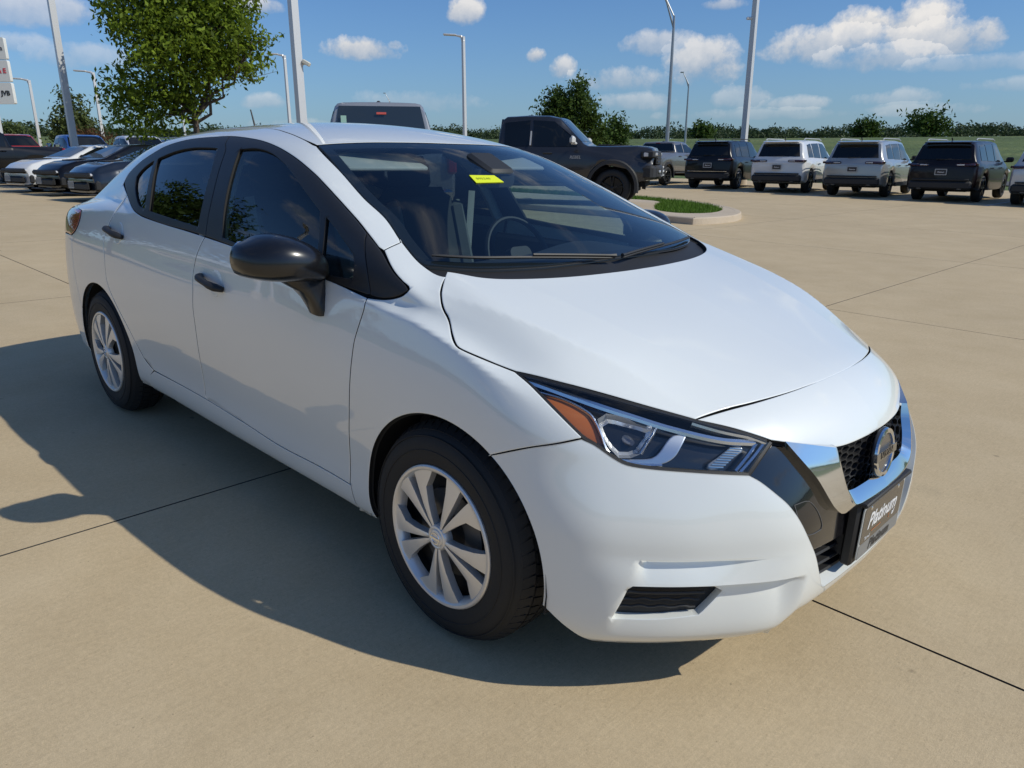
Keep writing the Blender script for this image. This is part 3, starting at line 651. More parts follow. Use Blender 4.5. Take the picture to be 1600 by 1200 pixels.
# --- bonnet
wsb=np.array([(1.124,-.667,.99),(1.20,-.60,1.0),(1.255,-.50,1.0),(1.295,-.36,.99),(1.32,-.18,.99),(1.33,0,.98),(1.32,.18,.99),(1.295,.36,.99),(1.255,.50,1.0),(1.20,.60,1.0),(1.124,.667,.99)])
hs=hoodS.copy(); hs[0]=wsb[0]
sf=np.array([(1.885,-.545,.74),(1.915,-.46,.75),(1.95,-.36,.76),(1.982,-.20,.77),(1.995,0,.775),(1.982,.20,.77),(1.95,.36,.76),(1.915,.46,.75),(1.885,.545,.74)])
ht=S['hl_top'].copy(); ht[-1]=sf[0]
p=panel('bonnet',car,Top(),[hs,ht,sf,MIR(ht)[::-1],MIR(hs)[::-1],wsb[::-1]],PAINT,step=.013,gap=.003,fl=.016)
# --- nose panel between bonnet and grille
hn=S['hl_nose'].copy(); hn[0]=(1.888,-.542,.735)
nl=np.array([(2.02,-.42,.69),(2.055,-.36,.675),(2.09,-.28,.655),(2.104,-.24,.648),(2.115,-.18,.643),(2.122,-.08,.640),(2.124,0,.640)])
nlf=np.concatenate([nl,MIR(nl)[::-1][1:]])
hn[-1]=nl[0]
p=panel('nose_panel',car,Front(35),[sf[::-1],hn,nlf,MIR(hn)[::-1]],PAINT,step=.014,fl=.016,gap=.003)
# --- front bumper (one skin, both sides)
PF=Front(6)
hb=S['hl_bot'][3:].copy(); wb=S['white_black'].copy()
wb=np.concatenate([wb[:-1],[(2.14,-.285,.295)]])
lowc=np.array([(2.142,-.27,.283),(2.15,-.15,.280),(2.152,0,.279)])
bot=np.array([(1.685,-.82,.20),(1.78,-.78,.176),(1.88,-.70,.172),(1.98,-.58,.170),(2.06,-.45,.172),(2.085,-.40,.178)])
botc=np.array([(2.085,-.40,.178),(2.115,-.365,.225),(2.135,-.30,.240),(2.14,-.15,.238),(2.142,0,.238)])
half=[bf[::1],hb,wb,lowc]
hb[0]=bf[-1]
af_f=af_front[::-1]; bfs=bf.copy(); bfs[0]=af_f[0]
upper=[bfs,hb,wb]
lc=np.concatenate([lowc,MIR(lowc)[::-1][1:]])
bt=np.concatenate([botc,MIR(botc)[::-1][1:]])
bot[0]=af_f[-1]
p=panel('front_bumper',car,PF,[bfs,hb,wb,lc,MIR(wb)[::-1],MIR(hb)[::-1],MIR(bfs)[::-1],MIR(af_f),MIR(bot),bt[::-1],bot[::-1],af_f[::-1]],PAINT,step=.0125,fl=.03,
  holes=[[ [(1.868,-.742,.340),(1.93,-.675,.338),(2.002,-.588,.335)],[(2.002,-.588,.335),(2.008,-.574,.322)],[(2.008,-.574,.322),(1.972,-.606,.272)],[(1.972,-.606,.272),(1.90,-.695,.262),(1.842,-.752,.262)],[(1.842,-.752,.262),(1.868,-.742,.340)] ]],hfl=.03) if False else None
fogR=np.array([(1.866,-.742,.351),(2.010,-.580,.347),(2.018,-.560,.334),(1.978,-.600,.273),(1.834,-.758,.264)])
fogsegs=[np.array([fogR[0],(1.939,-.665,.350),fogR[1]]),fogR[1:3],fogR[2:4],np.array([fogR[3],(1.905,-.69,.264),fogR[4]]),np.array([fogR[4],fogR[0]])]
p=panel('front_bumper',car,PF,[bfs,hb,wb,lc,MIR(wb)[::-1],MIR(hb)[::-1],MIR(bfs)[::-1],MIR(af_f),MIR(bot),bt[::-1],bot[::-1],af_f[::-1]],PAINT,step=.0125,fl=.035,lip=False,
  holes=[fogsegs,[MIR(s) for s in fogsegs]],hfl=.03,dhole=False)
# fog-lamp grille inserts
p=panel('fog_insert',car,PF,fogsegs,PLAST,step=.03,off=-.027,gap=-.004,lip=False); 
bars=MB()
for k,(za,zb) in enumerate(((.330,.328),(.308,.306),(.288,.286))):
    t=np.linspace(.06,.94,15)
    a=np.array(fogR[4])+(np.array(fogR[0])-fogR[4])*((za-.262)/.088); b=np.array(fogR[3])+(np.array(fogR[1])-fogR[3])*((zb-.272)/.074)
    Pp=snap(np.array([a+(b-a)*q for q in t])); zig=(np.array([0,0,0,.004,.004,0,0,.004,.004,0,0,.004,.004,0,0]) if k else np.zeros(15)); Pp[:,2]+=zig
    Pp=sag(Pp,-.016 if k else -.010); bars.tube(Pp,.0042 if k==0 else .0032,6)
f1=bars.obj('fog_insert_bar',PLAST,p)
q=both(p); q2=mirror_y(f1); q2.parent=q
# --- black filler behind the nose, chrome frame, grille
PG=Front(0)
gl_in=np.array([(2.022,-.425,.688),(2.016,-.47,.66),(2.015,-.505,.632)])
wbk=wb.copy(); 
glo=[np.array([wbk[-3],(2.147,-.15,.395),(2.150,0,.392),(2.147,.15,.395),MIR([wbk[-3]])[0]])]
HG=np.array([(2.105,-.268,.640),(2.118,-.262,.615),(2.135,-.252,.57),(2.148,-.235,.522),(2.152,-.200,.502),(2.155,-.085,.500),(2.156,0,.500)])
p=panel('grille_surround',car,PG,[nlf,MIR(gl_in),MIR(wbk[:-2]),glo[0][::-1],wbk[:-2][::-1],gl_in[::-1]],GLOSS,step=.018,off=-.020,gap=-.003,fl=.03,holes=[[HG,MIR(HG)[::-1],[MIR(HG)[0],HG[0]]]],hfl=.04)
# round-cornered tow-hook cover line on the glossy panel
tw=crom(np.concatenate([S['tow_cover'],S['tow_cover'][:1]]),.008); t_=MB(); t_.tube(sag(snap(tw),-.0192),.0011,5,cap=False)
o=t_.obj('tow_cover_edge',mat('edge_grey',(.10,.10,.10),.4),p); q=mirror_y(o); q.parent=p
# chrome V
outer=sag(snap([(2.036,-.385,.682),(2.075,-.355,.63),(2.105,-.325,.585),(2.135,-.285,.515),(2.147,-.245,.484),(2.152,-.19,.478),(2.155,-.09,.478),(2.156,0,.478)]),.001)
ridge=np.array([(2.113,-.255,.655),(2.127,-.252,.62),(2.143,-.243,.57),(2.156,-.225,.522),(2.160,-.200,.500),(2.166,-.165,.496),(2.172,-.085,.494),(2.174,0,.494)])
inner=np.array([(2.100,-.243,.655),(2.105,-.240,.62),(2.120,-.228,.575),(2.130,-.212,.540),(2.136,-.190,.527),(2.140,-.155,.524),(2.143,-.08,.523),(2.144,0,.523)])
def chrome_strip():
    def full(A,step=.012):
        t=np.concatenate([[0],np.cumsum(np.linalg.norm(np.diff(ridge,axis=0),axis=1))]); t/=t[-1]
        f=[T1(t,A[:,i]) for i in range(3)]; u=np.linspace(0,1,40); h=np.stack([np.interp(u,t,A[:,i])*.5+f[i](u)*.5 for i in range(3)],1)
        return np.concatenate([h,MIR(h)[::-1][1:]])
    O,Rg,I=full(outer),full(ridge),full(inner); O2=O.copy(); O2[:,0]-=.045; O2[:,1]*=.985; I2=I.copy(); I2[:,0]-=.03
    # small bevel along the ridge
    Ra=Rg+(O-Rg)*.05; Rb=Rg+(I-Rg)*.08
    rows=[O2,O,Ra,Rb,I,I2]; n=len(O); V=np.concatenate(rows); Fc=[]
    for r in range(len(rows)-1):
        for k in range(n-1): Fc.append((r*n+k,(r+1)*n+k,(r+1)*n+k+1,r*n+k+1))
    Fc.append(tuple(r*n for r in range(len(rows)))[::-1]); Fc.append(tuple(r*n+n-1 for r in range(len(rows))))
    return mesh_obj('grille_frame',V,[f[::-1] for f in Fc],CHROME,car,True,None,28)
chrome_strip()
# honeycomb grille inside the frame
def gx(y): return 2.118-.20*abs(y)**1.3
inpoly=[(-.243,.643),(-.236,.60),(-.218,.555),(-.185,.520),(0,.516),(.185,.520),(.218,.555),(.236,.60),(.243,.643),(.12,.636),(0,.634),(-.12,.636)]
back=MB(); gp=np.array(inpoly)
P2,T_=cdt([gp if area(gp)>0 else gp[::-1]],np.array([(a,b) for a in np.linspace(-.2,.2,9) for b in (.55,.59,.63)]))
p=mesh_obj('grille_back',[(gx(y)-.03,y,z) for y,z in P2],T_,DARK,car)
hx=MB(); cw,ch=.0335,.0205
V=[];Fc=[]
def hexring(cy,cz):
    pts=[(cy+cw*.5*a,cz+ch*.5*b) for a,b in ((1.25,0),(.62,1),(-.62,1),(-1.25,0),(-.62,-1),(.62,-1))]
    if not in_poly(np.array([[cy,cz]]),gp)[0]: return
    b=len(V)
    for s_,dx in ((1.0,0),(.84,0),(.78,-.018),(1.0,-.004)):
        for y,z in pts:
            yy=cy+(y-cy)*s_; zz=cz+(z-cz)*s_; V.append((gx(yy)+dx,yy,zz))
    for k in range(6):
        Fc.append((b+k,b+(k+1)%6,b+6+(k+1)%6,b+6+k)[::-1]); Fc.append((b+6+k,b+6+(k+1)%6,b+12+(k+1)%6,b+12+k)[::-1])
i=0
for r in range(-8,9):
    for c in range(-9,10):
        hexring(c*cw*.935+0, .59+r*ch*1.0+(ch*.5 if c%2 else 0))
mesh_obj('grille_mesh',V,Fc,PLAST,car,False)
# --- emblem: ring, bar, lettering
EX=2.146; ez=.583
def textmesh(s,size,extr,spacing=1.0,shear=0.0,bold=0.0):
    cu=bpy.data.curves.new('txt','FONT'); cu.body=s; cu.size=size; cu.extrude=extr; cu.align_x='CENTER'; cu.align_y='CENTER'; cu.space_character=spacing; cu.shear=shear; cu.offset=bold; cu.resolution_u=2
    o=bpy.data.objects.new('txt',cu); COL.objects.link(o); dg=bpy.context.evaluated_depsgraph_get(); me=bpy.data.meshes.new_from_object(o.evaluated_get(dg)); bpy.data.objects.remove(o); bpy.data.curves.remove(cu); return me
def text_obj(s,size,extr,M,m,parent,name='lettering',**k):
    me=textmesh(s,size,extr,**k); me.materials.clear(); me.materials.append(m); me.transform(M); o=bpy.data.objects.new(name,me); return link(o,parent)
def frame(o,xa,ya):   # 4x4 from origin, local x, local y
    xa=Vector(xa).normalized(); ya=Vector(ya).normalized(); za=xa.cross(ya); M=Matrix((xa,ya,za)).transposed().to_4x4(); M.translation=o; return M
ME=frame((EX,0,ez),(0,1,0),(-.10,0,1))
e=MB(); e.lathe([(.0,-.012),(.062,-.012),(.069,-.006),(.069,.0)],48,ME); pod=e.obj('emblem',mat('emblem_pod',(.05,.05,.052),.3),car)
e=MB(); e.lathe([(.052,.0),(.054,.006),(.060,.008),(.066,.006),(.068,.0)],48,ME); e.obj('emblem_ring',CHROME,pod)
EMG=mat('emblem_grey',(.19,.18,.165),.25,.6)
e=MB(); e.lathe([(.0,.001),(.053,.001)],40,ME); e.obj('emblem_disc',EMG,pod)
e=MB(); e.prism([(-.072,-.0115),(.072,-.0115),(.072,.0115),(-.072,.0115)],ME,0,.009); e.obj('emblem_bar',mat('emblem_bar',(.36,.35,.33),.22,.9),pod)
text_obj('NISSAN',.0235,.0006,ME@Matrix.Translation((0,0,.0098)),GLOSS,pod,spacing=1.12,bold=.0006)
# --- lower intake slats, licence bracket and dealer plate
p=MB()
for z,x0,dep in ((.382,2.118,.03),(.352,2.122,.028),(.322,2.125,.026),(.298,2.130,.026)):
    pts=[(x0-.26*abs(y)**1.9,y,z) for y in np.linspace(-.335+.0*z,.335,21)]
    for a,b in zip(pts[:-1],pts[1:]):
        pass
    V=[];n=len(pts)
    for dx,dz in ((-.05,.004),(0,.005),(.003,0),(0,-.005),(-.05,-.003)): V+=[(q[0]+dx,q[1],q[2]+dz) for q in pts]
    p.add(V,[(r*n+k,r*n+k+1,(r+1)*n+k+1,(r+1)*n+k) for r in range(4) for k in range(n-1)])
p.obj('intake_slats',PLAST,car)
V=[];n=21
for z in (.27,.42):
    V+=[(2.07-.26*abs(y)**1.9,y,z) for y in np.linspace(-.36,.36,n)]
mesh_obj('intake_back',V,[(k,k+1,n+k+1,n+k) for k in range(n-1)],DARK,car)
PC=Vector((2.168,.0,.398)); PN=frame(PC,(0,1,0),(.012,0,1))
e=MB(); 
rot=PN.to_3x3()
e.box(PC+rot@Vector((0,.0,-.020)),(.335,.185,.030),rot,bev=.006); e.box(PC+rot@Vector((-.0,.0,-.055)),(.30,.15,.06),rot); e.box(PC+rot@Vector((0,.089,-.003)),(.335,.012,.030),rot,bev=.003); br=e.obj('plate_bracket',PLAST,car)
e=MB(); 
def rrect(w,h,r,n=5):
    o=[]
    for cx,cy,a0 in ((w/2-r,h/2-r,0),(-w/2+r,h/2-r,90),(-w/2+r,-h/2+r,180),(w/2-r,-h/2+r,270)):
        for k in range(n+1): a=R(a0+90*k/n); o.append((cx+r*math.cos(a),cy+r*math.sin(a)))
    return o
e.prism(rrect(.306,.156,.012),PN,0,.0025); pl=e.obj('dealer_plate',mat('plate_edge',(.48,.50,.50),.35,.3),br)
PM=frame(PC+rot@Vector((0,.018,.0)),(0,1,0),(.012,0,1))
e=MB(); e.prism(rrect(.290,.105,.010),PM,.0026,.0034); e.obj('plate_panel',mat('plate_brown',(.035,.030,.028),.25,coat=.5),pl)
e=MB(); e.prism(rrect(.296,.040,.004),PN@Matrix.Translation((0,-.056,0)),.0026,.0034); e.obj('plate_strip',mat('plate_strip',(.20,.205,.205),.4),pl)
WHT=mat('print_white',(.75,.75,.75),.5); ORG=mat('print_orange',(.5,.18,.06),.5)
T_=lambda x,y,z=.0038: PN@Matrix.Translation((x,y,z))
text_obj('Platinum',.062,.0002,T_(-.005,.020),WHT,pl,shear=.35,bold=.0012,spacing=.98)
text_obj('of',.020,.0002,T_(.085,-.012),WHT,pl,shear=.3,bold=.0008); 
e=MB(); e.prism([(-.075,-.001),(-.005,-.001),(-.005,.001),(-.075,.001)],T_(0,-.014),0,.0004); e.obj('plate_rule',ORG,pl)
text_obj('Terrell',.014,.0002,T_(-.10,-.024),WHT,pl,shear=.2)
text_obj('t',.026,.0002,T_(.055,-.012),ORG,pl,shear=.2)
text_obj('Platinum',.040,.0002,T_(0,-.056),mat('print_black',(.02,.02,.02),.5),pl,shear=.25,bold=.0012,spacing=1.1)
for x in (-.10,.10):
    e=MB(); e.lathe([(.0,.0055),(.004,.005),(.006,.0035)],12,PN@Matrix.Translation((x,.062,0))); e.obj('plate_screw',CHROME,pl)
# --- head lamps
hl=[S['hl_top'],S['hl_nose'][1:],S['hl_inner'][1:],S['hl_bot'][::-1]]
hl[1]=np.concatenate([[sf[0]],S['hl_nose'][1:]]) ; hl[0]=ht
PH=Front(12)
lens=panel('head_lamp',car,PH,hl,LENS,step=.016,off=-.001,gap=.0035,fl=.006,lip=False)
HB=mat('lamp_housing',(.010,.011,.013),.25,coat=.6)
parts=[]
def inpanel(name,segs,m,off,step=.02,gap=0,fl=.004):
    q=panel(name,lens,PH,segs,m,step=step,off=off,gap=gap,fl=fl,lip=False); parts.append(q); return q
inpanel('lamp_housing',hl,HB,-.040,gap=-.004,fl=.075)
rim=MB(); c=np.concatenate([crom(s_,.012) for s_ in hl]); c=sag(snap(c),-.008); rim.tube(np.concatenate([c,c[:1]]),.0065,6,cap=False); parts.append(rim.obj('lamp_seal',PLAST,lens))
def close(c): c=np.array(c); return [np.concatenate([c,c[:1]])]
def sgl(c,k): c=np.array(c); return [c[:k+1],np.concatenate([c[k:],c[:1]])]
inpanel('amber_reflector',sgl(S['amber'],5),AMBER,-.016,fl=.014,step=.014)
def strip(c,w,off,m,name,dz=0):
    c=crom(snap(np.array(c)),.010); n_=normal(c); tn=np.gradient(c,axis=0); tn/=np.linalg.norm(tn,axis=1,keepdims=True); sd=np.cross(n_,tn)
    if sd[:,2].mean()<0: sd=-sd
    rows=[c+n_*(off-.012)+sd*w,c+n_*(off-.003)+sd*w,c+n_*off-sd*w*.2,c+n_*(off-.004)-sd*w,c+n_*(off-.014)-sd*w]; k=len(c); V=np.concatenate(rows); Fc=[(r_*k+i,r_*k+i+1,(r_+1)*k+i+1,(r_+1)*k+i) for r_ in range(4) for i in range(k-1)]
    parts.append(mesh_obj(name,V,Fc,m,lens,True,None,40))
LC=mat('lamp_chrome',(.85,.87,.90),.20,1)
strip(S['strip_top'],.0075,-.008,LC,'chrome_strip'); strip(S['strip_top2'],.006,-.006,LC,'chrome_strip')
for k in ('strip_in1','strip_in2','strip_in3'): strip(S[k],.0042,-.007,LC,'chrome_strip')
strip(S['amber_edge'],.0036,-.008,LC,'chrome_strip')
inpanel('chrome_bezel',sgl(S['bezel'],6),mat('bezel_silver',(.62,.64,.67),.28,.9),-.014,fl=.018,step=.012)
# faceted reflector bowl
bo=crom(np.concatenate([S['bowl'],S['bowl'][:1]]),.024)[:-1]; bo=snap(bo); nb_=normal(bo); cen=bo.mean(0); ncen=nb_.mean(0)
V=[];Fc=[]; rings=((1.0,-.010),(.90,-.030),(.66,-.046),(.36,-.056)); m_=len(bo)
for k,(s_,d_) in enumerate(rings):
    for j in range(m_):
        jit=0; V.append(cen+(bo[j]-cen)*s_+nb_[j]*(d_+jit))
V.append(cen+ncen*-.060)
for k in range(3):
    for j in range(m_): Fc.append((k*m_+j,k*m_+(j+1)%m_,(k+1)*m_+(j+1)%m_,(k+1)*m_+j))
for j in range(m_): Fc.append((3*m_+j,3*m_+(j+1)%m_,4*m_))
parts.append(mesh_obj('reflector_bowl',V,Fc,mat('reflector',(.88,.89,.91),.22,.6,coat=1),lens,False))
b=MB(); c0=cen+ncen*-.052; fwd=Vector((1,-.25,.0)).normalized(); b.tube([c0,Vector(c0)+fwd*.022,Vector(c0)+fwd*.036],[.012,.012,.007],12); parts.append(b.obj('bulb',mat('bulb_cap',(.25,.25,.27),.2,.8),lens))
dv=snap(crom(S['divider'],.012)); strip(S['divider'],.0042,-.012,LC,'chrome_strip')
# ribbed marker lens
inpanel('marker_lens',sgl(S['marker'],3),mat('marker_grey',(.30,.31,.32),.25,.5),-.020,step=.012,fl=.01)
mk=S['marker']; b=MB()
for k in range(9):
    t=(k+.5)/9; a=mk[0]+(mk[4]-mk[0])*t; c_=mk[1]+(mk[3]-mk[1])*t; q=sag(snap(np.array([a,(a+c_)/2,c_])),-.0185); b.tube(q,.0011,5)
parts.append(b.obj('marker_ribs',CHROME,lens))
# small secondary details in the dark reflector section
l2=mirror_y(lens); 
for q in parts: m2=mirror_y(q); m2.parent=l2
# --- side windows and their black frames
trimline=MB()
GL={}
fg=np.array([(-.113,-.640,1.318),(0,-.637,1.325),(.109,-.644,1.315),(.201,-.658,1.294),(.307,-.682,1.262),(.487,-.72,1.187),(.60,-.74,1.138)])
fdiv=np.array([(.632,-.745,1.125),(.66,-.77,1.06),(.69,-.815,.972)])
fgl=[fg,[fg[-1],fdiv[1]-[.012,0,0],fdiv[2]-[.008,0,0]],[fdiv[2]-[.008,0,0],(.472,-.819,.984),(.203,-.817,.996),(.03,-.812,1.010)],[(.03,-.812,1.010),(-.02,-.77,1.11),(-.07,-.70,1.23),(-.113,-.640,1.318)]]
fq=[[(.645,-.745,1.122),(.72,-.756,1.090),(.80,-.775,1.052),(.845,-.785,1.030)],[(.845,-.785,1.030),(.862,-.80,1.0),(.868,-.815,.969)],[(.868,-.815,.969),(.79,-.82,.965),(.715,-.82,.968)],[(.715,-.82,.968),(.675,-.77,1.06),(.645,-.745,1.122)]]
rt=np.array([(-.895,-.662,1.262),(-.70,-.648,1.302),(-.545,-.643,1.319),(-.40,-.642,1.322),(-.302,-.643,1.320)])
rdv=np.array([(-.872,-.66,1.268),(-.835,-.70,1.21),(-.79,-.74,1.14),(-.735,-.79,1.056)])
rg=[rt[0:]+0,[(-.302,-.643,1.320),(-.25,-.70,1.236),(-.215,-.755,1.135),(-.190,-.806,1.030)],[(-.190,-.806,1.030),(-.45,-.80,1.042),(-.70,-.795,1.055)],[(-.70,-.795,1.055),(-.765,-.74,1.14),(-.83,-.69,1.215),(-.895+.03,-.662,1.262)]]
rg[0]=np.concatenate([[(-.862,-.66,1.268)],rt[1:]])
rq=[[(-1.045,-.71,1.185),(-1.025,-.695,1.21),(-.97,-.68,1.238),(-.905,-.665,1.258)],[(-.905,-.665,1.258),(-.86,-.70,1.20),(-.81,-.74,1.13),(-.762,-.79,1.060)],[(-.762,-.79,1.060),(-.84,-.783,1.068),(-.93,-.76,1.105),(-1.01,-.73,1.15),(-1.045,-.71,1.185)]]
bp_=np.array([(-.301,-.589,1.369),(-.265,-.63,1.34),(-.22,-.652,1.313),(-.182,-.702,1.242),(-.145,-.754,1.149),(-.125,-.79,1.069),(-.105,-.816,1.002)])
dlf=snap(dlo_o); dl_l=dlo_l.copy()
kf=8
front_up=np.concatenate([[bp_[0]],dlo_o[9:16],[(.84,-.745,1.098)]])
qb=np.array([(.84,-.745,1.098),(.92,-.80,1.01),(.965,-.84,.945)])
low_f=np.array([(-.105,-.816,1.002),(.17,-.82,.985),(.44,-.82,.97),(.74,-.83,.95),(.965,-.84,.942)])
p=panel('front_window_frame',car,PS,[front_up,qb,low_f[::-1],bp_[::-1]],TRIM,step=.018,holes=[fgl,fq],hfl=.012,gap=.0012); 
w1=panel('front_door_window',car,PS,fgl,FG,step=.03,off=-.009,gap=-.006,fl=.003,lip=False); w2=panel('front_quarter_window',car,PS,fq,FG,step=.03,off=-.008,gap=-.005,fl=.003,lip=False)
for q in (p,w1,w2): both(q)
low_r=np.array([(-.105,-.816,1.002),(-.29,-.81,1.008),(-.51,-.81,1.014),(-.73,-.81,1.03),(-.81,-.80,1.034),(-.90,-.79,1.05),(-1.07,-.75,1.10),(-1.225,-.70,1.145)])
rear_up=np.concatenate([[(-1.225,-.70,1.145)],dlo_o[1:8],[bp_[0]]])
p=panel('rear_window_frame',car,PS,[rear_up,bp_,low_r],TRIM,step=.018,holes=[rg,rq],hfl=.012,gap=.0012,jit=.001)
w1=panel('rear_door_window',car,PS,rg,SG,step=.03,off=-.009,gap=-.006,fl=.003,lip=False); w2=panel('rear_quarter_window',car,PS,rq,SG,step=.03,off=-.008,gap=-.005,fl=.003,lip=False)
for q in (p,w1,w2): both(q)
tri_up=np.array([(.84,-.745,1.098),(.94,-.755,1.05),(1.03,-.79,1.008),(1.09,-.80,.983)])
p=panel('mirror_sail',car,PS,[tri_up,[(1.09,-.80,.983),(1.106,-.81,.975),(1.092,-.82,.962)],[(1.092,-.82,.962),(1.06,-.83,.950),(1.01,-.84,.943),(.965,-.84,.943)],qb[::-1]],PLAST,step=.018,gap=.0012); both(p)
# body-coloured lip rubber along the drip line
# --- windscreen, black border, cowl
gb=np.array([(1.062,-.695,1.03),(1.12,-.62,1.03),(1.18,-.50,1.025),(1.225,-.32,1.02),(1.245,0,1.018)]); gbf=np.concatenate([gb,MIR(gb)[::-1][1:]])
wr=wsR[:6].copy(); wr[0]=wsh[0]
wsegs=[wsh,MIR(wr),[MIR([wr[-1]])[0],gbf[-1]],gbf[::-1],[gbf[0],wr[-1]],wr[::-1]]
ws=panel('windscreen',car,Top(),wsegs,WS,step=.03,off=-.002,gap=.003,fl=.004,lip=False)
def shrink_loop(d,dt,db):
    U=loop_uv(Top(),wsegs,.02); return U
U=loop_uv(Top(),wsegs,.02); Ui=inset(U,.042)
k_=Ui[:,0]<.60
Pi=hits(Top(),Ui)
fr=panel('windscreen_border',car,Top(),wsegs,mat('frit_black',(.006,.006,.007),.6),step=.02,off=-.008,gap=.0,fl=.002,lip=False,holes=[[Pi]])
cowl=panel('cowl',car,Top(),[[gbf[0],wsR[6],wsb[0]],wsb,[wsb[-1],MIR([wsR[6]])[0],gbf[-1]],gbf[::-1]],PLAST,step=.03,off=-.016,gap=-.004,lip=False)
# wipers
def wiper(P,name='wiper'):
    c=crom(snap(np.array(P)),.02); b=MB(); b.tube(sag(c,.010),[.004]+[.006]*(len(c)-2)+[.003],6,flat=.8); o=b.obj(name,PLAST,car)
    b=MB(); m=c[len(c)//2:]; b.tube(sag(m,.019),[.0045]*(len(m)-1)+[.007],6); b.obj('wiper_arm',PLAST,o); return o
wiper([(1.05,-.66,1.04),(1.12,-.55,1.035),(1.18,-.40,1.03),(1.235,-.22,1.02),(1.27,-.08,1.01)])
wiper([(1.13,.60,1.035),(1.19,.42,1.03),(1.235,.22,1.03),(1.262,.05,1.02),(1.275,-.05,1.01)])
# --- door handles with their cups
def handle(x,z,tilt):
    c=snap(np.array([(x+.025,-.86,z)]))[0]; n=normal(c[None])[0]
    P=snap(np.array([(x-.10+.2*t,-.86,z+tilt*(.5-t)) for t in np.linspace(0,1,9)]))
    off=[.004,.020,.030,.034,.035,.034,.032,.024,.006]; rad=[.012,.016,.016,.0145,.014,.0145,.017,.018,.012]
    b=MB(); b.tube(np.array([p_+normal(p_[None])[0]*o for p_,o in zip(P,off)]),rad,12,flat=.8); h=b.obj('door_handle',PLAST,car)
    # cup recess ring under the grip
    b=MB(); M=frame(tuple(c),(1,0,0),tuple(np.cross(n,(1,0,0)))); 
    b.lathe([(.0,.0006),(.043,.0012),(.049,.0009),(.051,-.002)],28,M); q=b.obj('handle_cup',PAINT,h)
    hh=mirror_y(h); qq=mirror_y(q); qq.parent=hh
handle(.005,.845,.028); handle(-1.01,.955-.012,.028)
# --- door mirror
def mirror_unit():
    tt=[0,.08,.25,.5,.75,.90,.97,1.0]; zt=T1(tt,[1.012,1.035,1.066,1.087,1.080,1.062,1.048,1.030]); zb=T1(tt,[.952,.947,.944,.948,.956,.968,.985,1.005])
    xf=T1(tt,[.735,.765,.795,.800,.775,.735,.700,.672]); xr=T1(tt,[.665,.655,.645,.635,.628,.625,.628,.640])
    ys=np.concatenate([np.linspace(0,.9,13),[.95,.98,1.0]]); V=[];Fc=[]; n=28
    for t in ys:
        t=np.array(t); y=-.805-.268*t; z1,z0,x1,x0=float(zt(t)),float(zb(t)),float(xf(t)),float(xr(t)); zc=z0+(z1-z0)*.42
        for k in range(n):
            a=2*math.pi*k/n; ca,sa=math.cos(a),math.sin(a)
            if ca>0: x=x0+.02+(x1-x0-.02)*abs(ca)**.85
            else: x=x0+.02-.02*abs(ca)**.5
            z=zc+(z1-zc)*abs(sa)**.80 if sa>0 else zc-(zc-z0)*abs(sa)**.50
            V.append((x,float(y),z))
    m_=len(ys)
    for i in range(m_-1):
        for k in range(n): Fc.append((i*n+k,i*n+(k+1)%n,(i+1)*n+(k+1)%n,(i+1)*n+k))
    Fc.append(tuple(range(n))[::-1]); Fc.append(tuple((m_-1)*n+k for k in range(n)))
    MSH=mat('mirror_shell_black',(.007,.007,.008),.28,coat=.5,coat_r=.12)
    h=mesh_obj('door_mirror',V,Fc,MSH,car,True,None,50)
    V=[];Fc=[];n=16
    for (cx,cy,cz,sx,sy) in ((.700,-.885,.960,.050,.075),(.703,-.880,.945,.048,.066),(.710,-.862,.922,.045,.046),(.718,-.850,.895,.042,.036),(.728,-.843,.868,.038,.032),(.735,-.846,.852,.030,.026)):
        for k in range(n):
            a=2*math.pi*k/n; ca,sa=math.cos(a),math.sin(a); V.append((cx+sx*np.sign(ca)*abs(ca)**.6,cy+sy*np.sign(sa)*abs(sa)**.6,cz+(cx+sx*ca-.7)*-.15))
    for i in range(5):
        for k in range(n): Fc.append((i*n+k,(i+1)*n+k,(i+1)*n+(k+1)%n,i*n+(k+1)%n))
    Fc.append(tuple(5*n+k for k in range(n))[::-1])
    s_=mesh_obj('mirror_stalk',V,[f[::-1] for f in Fc],MSH,h,True,None,60)
    b=MB(); b.prism(rrect(.225,.105,.03),frame((.632,-.945,1.015),(0,-1,0),(0,0,1)),-.004,.004); g=b.obj('mirror_glass',CHROME,h)
    return h,[s_,g]
h,ps=mirror_unit(); hm=mirror_y(h)
for q in ps: m2=mirror_y(q); m2.parent=hm
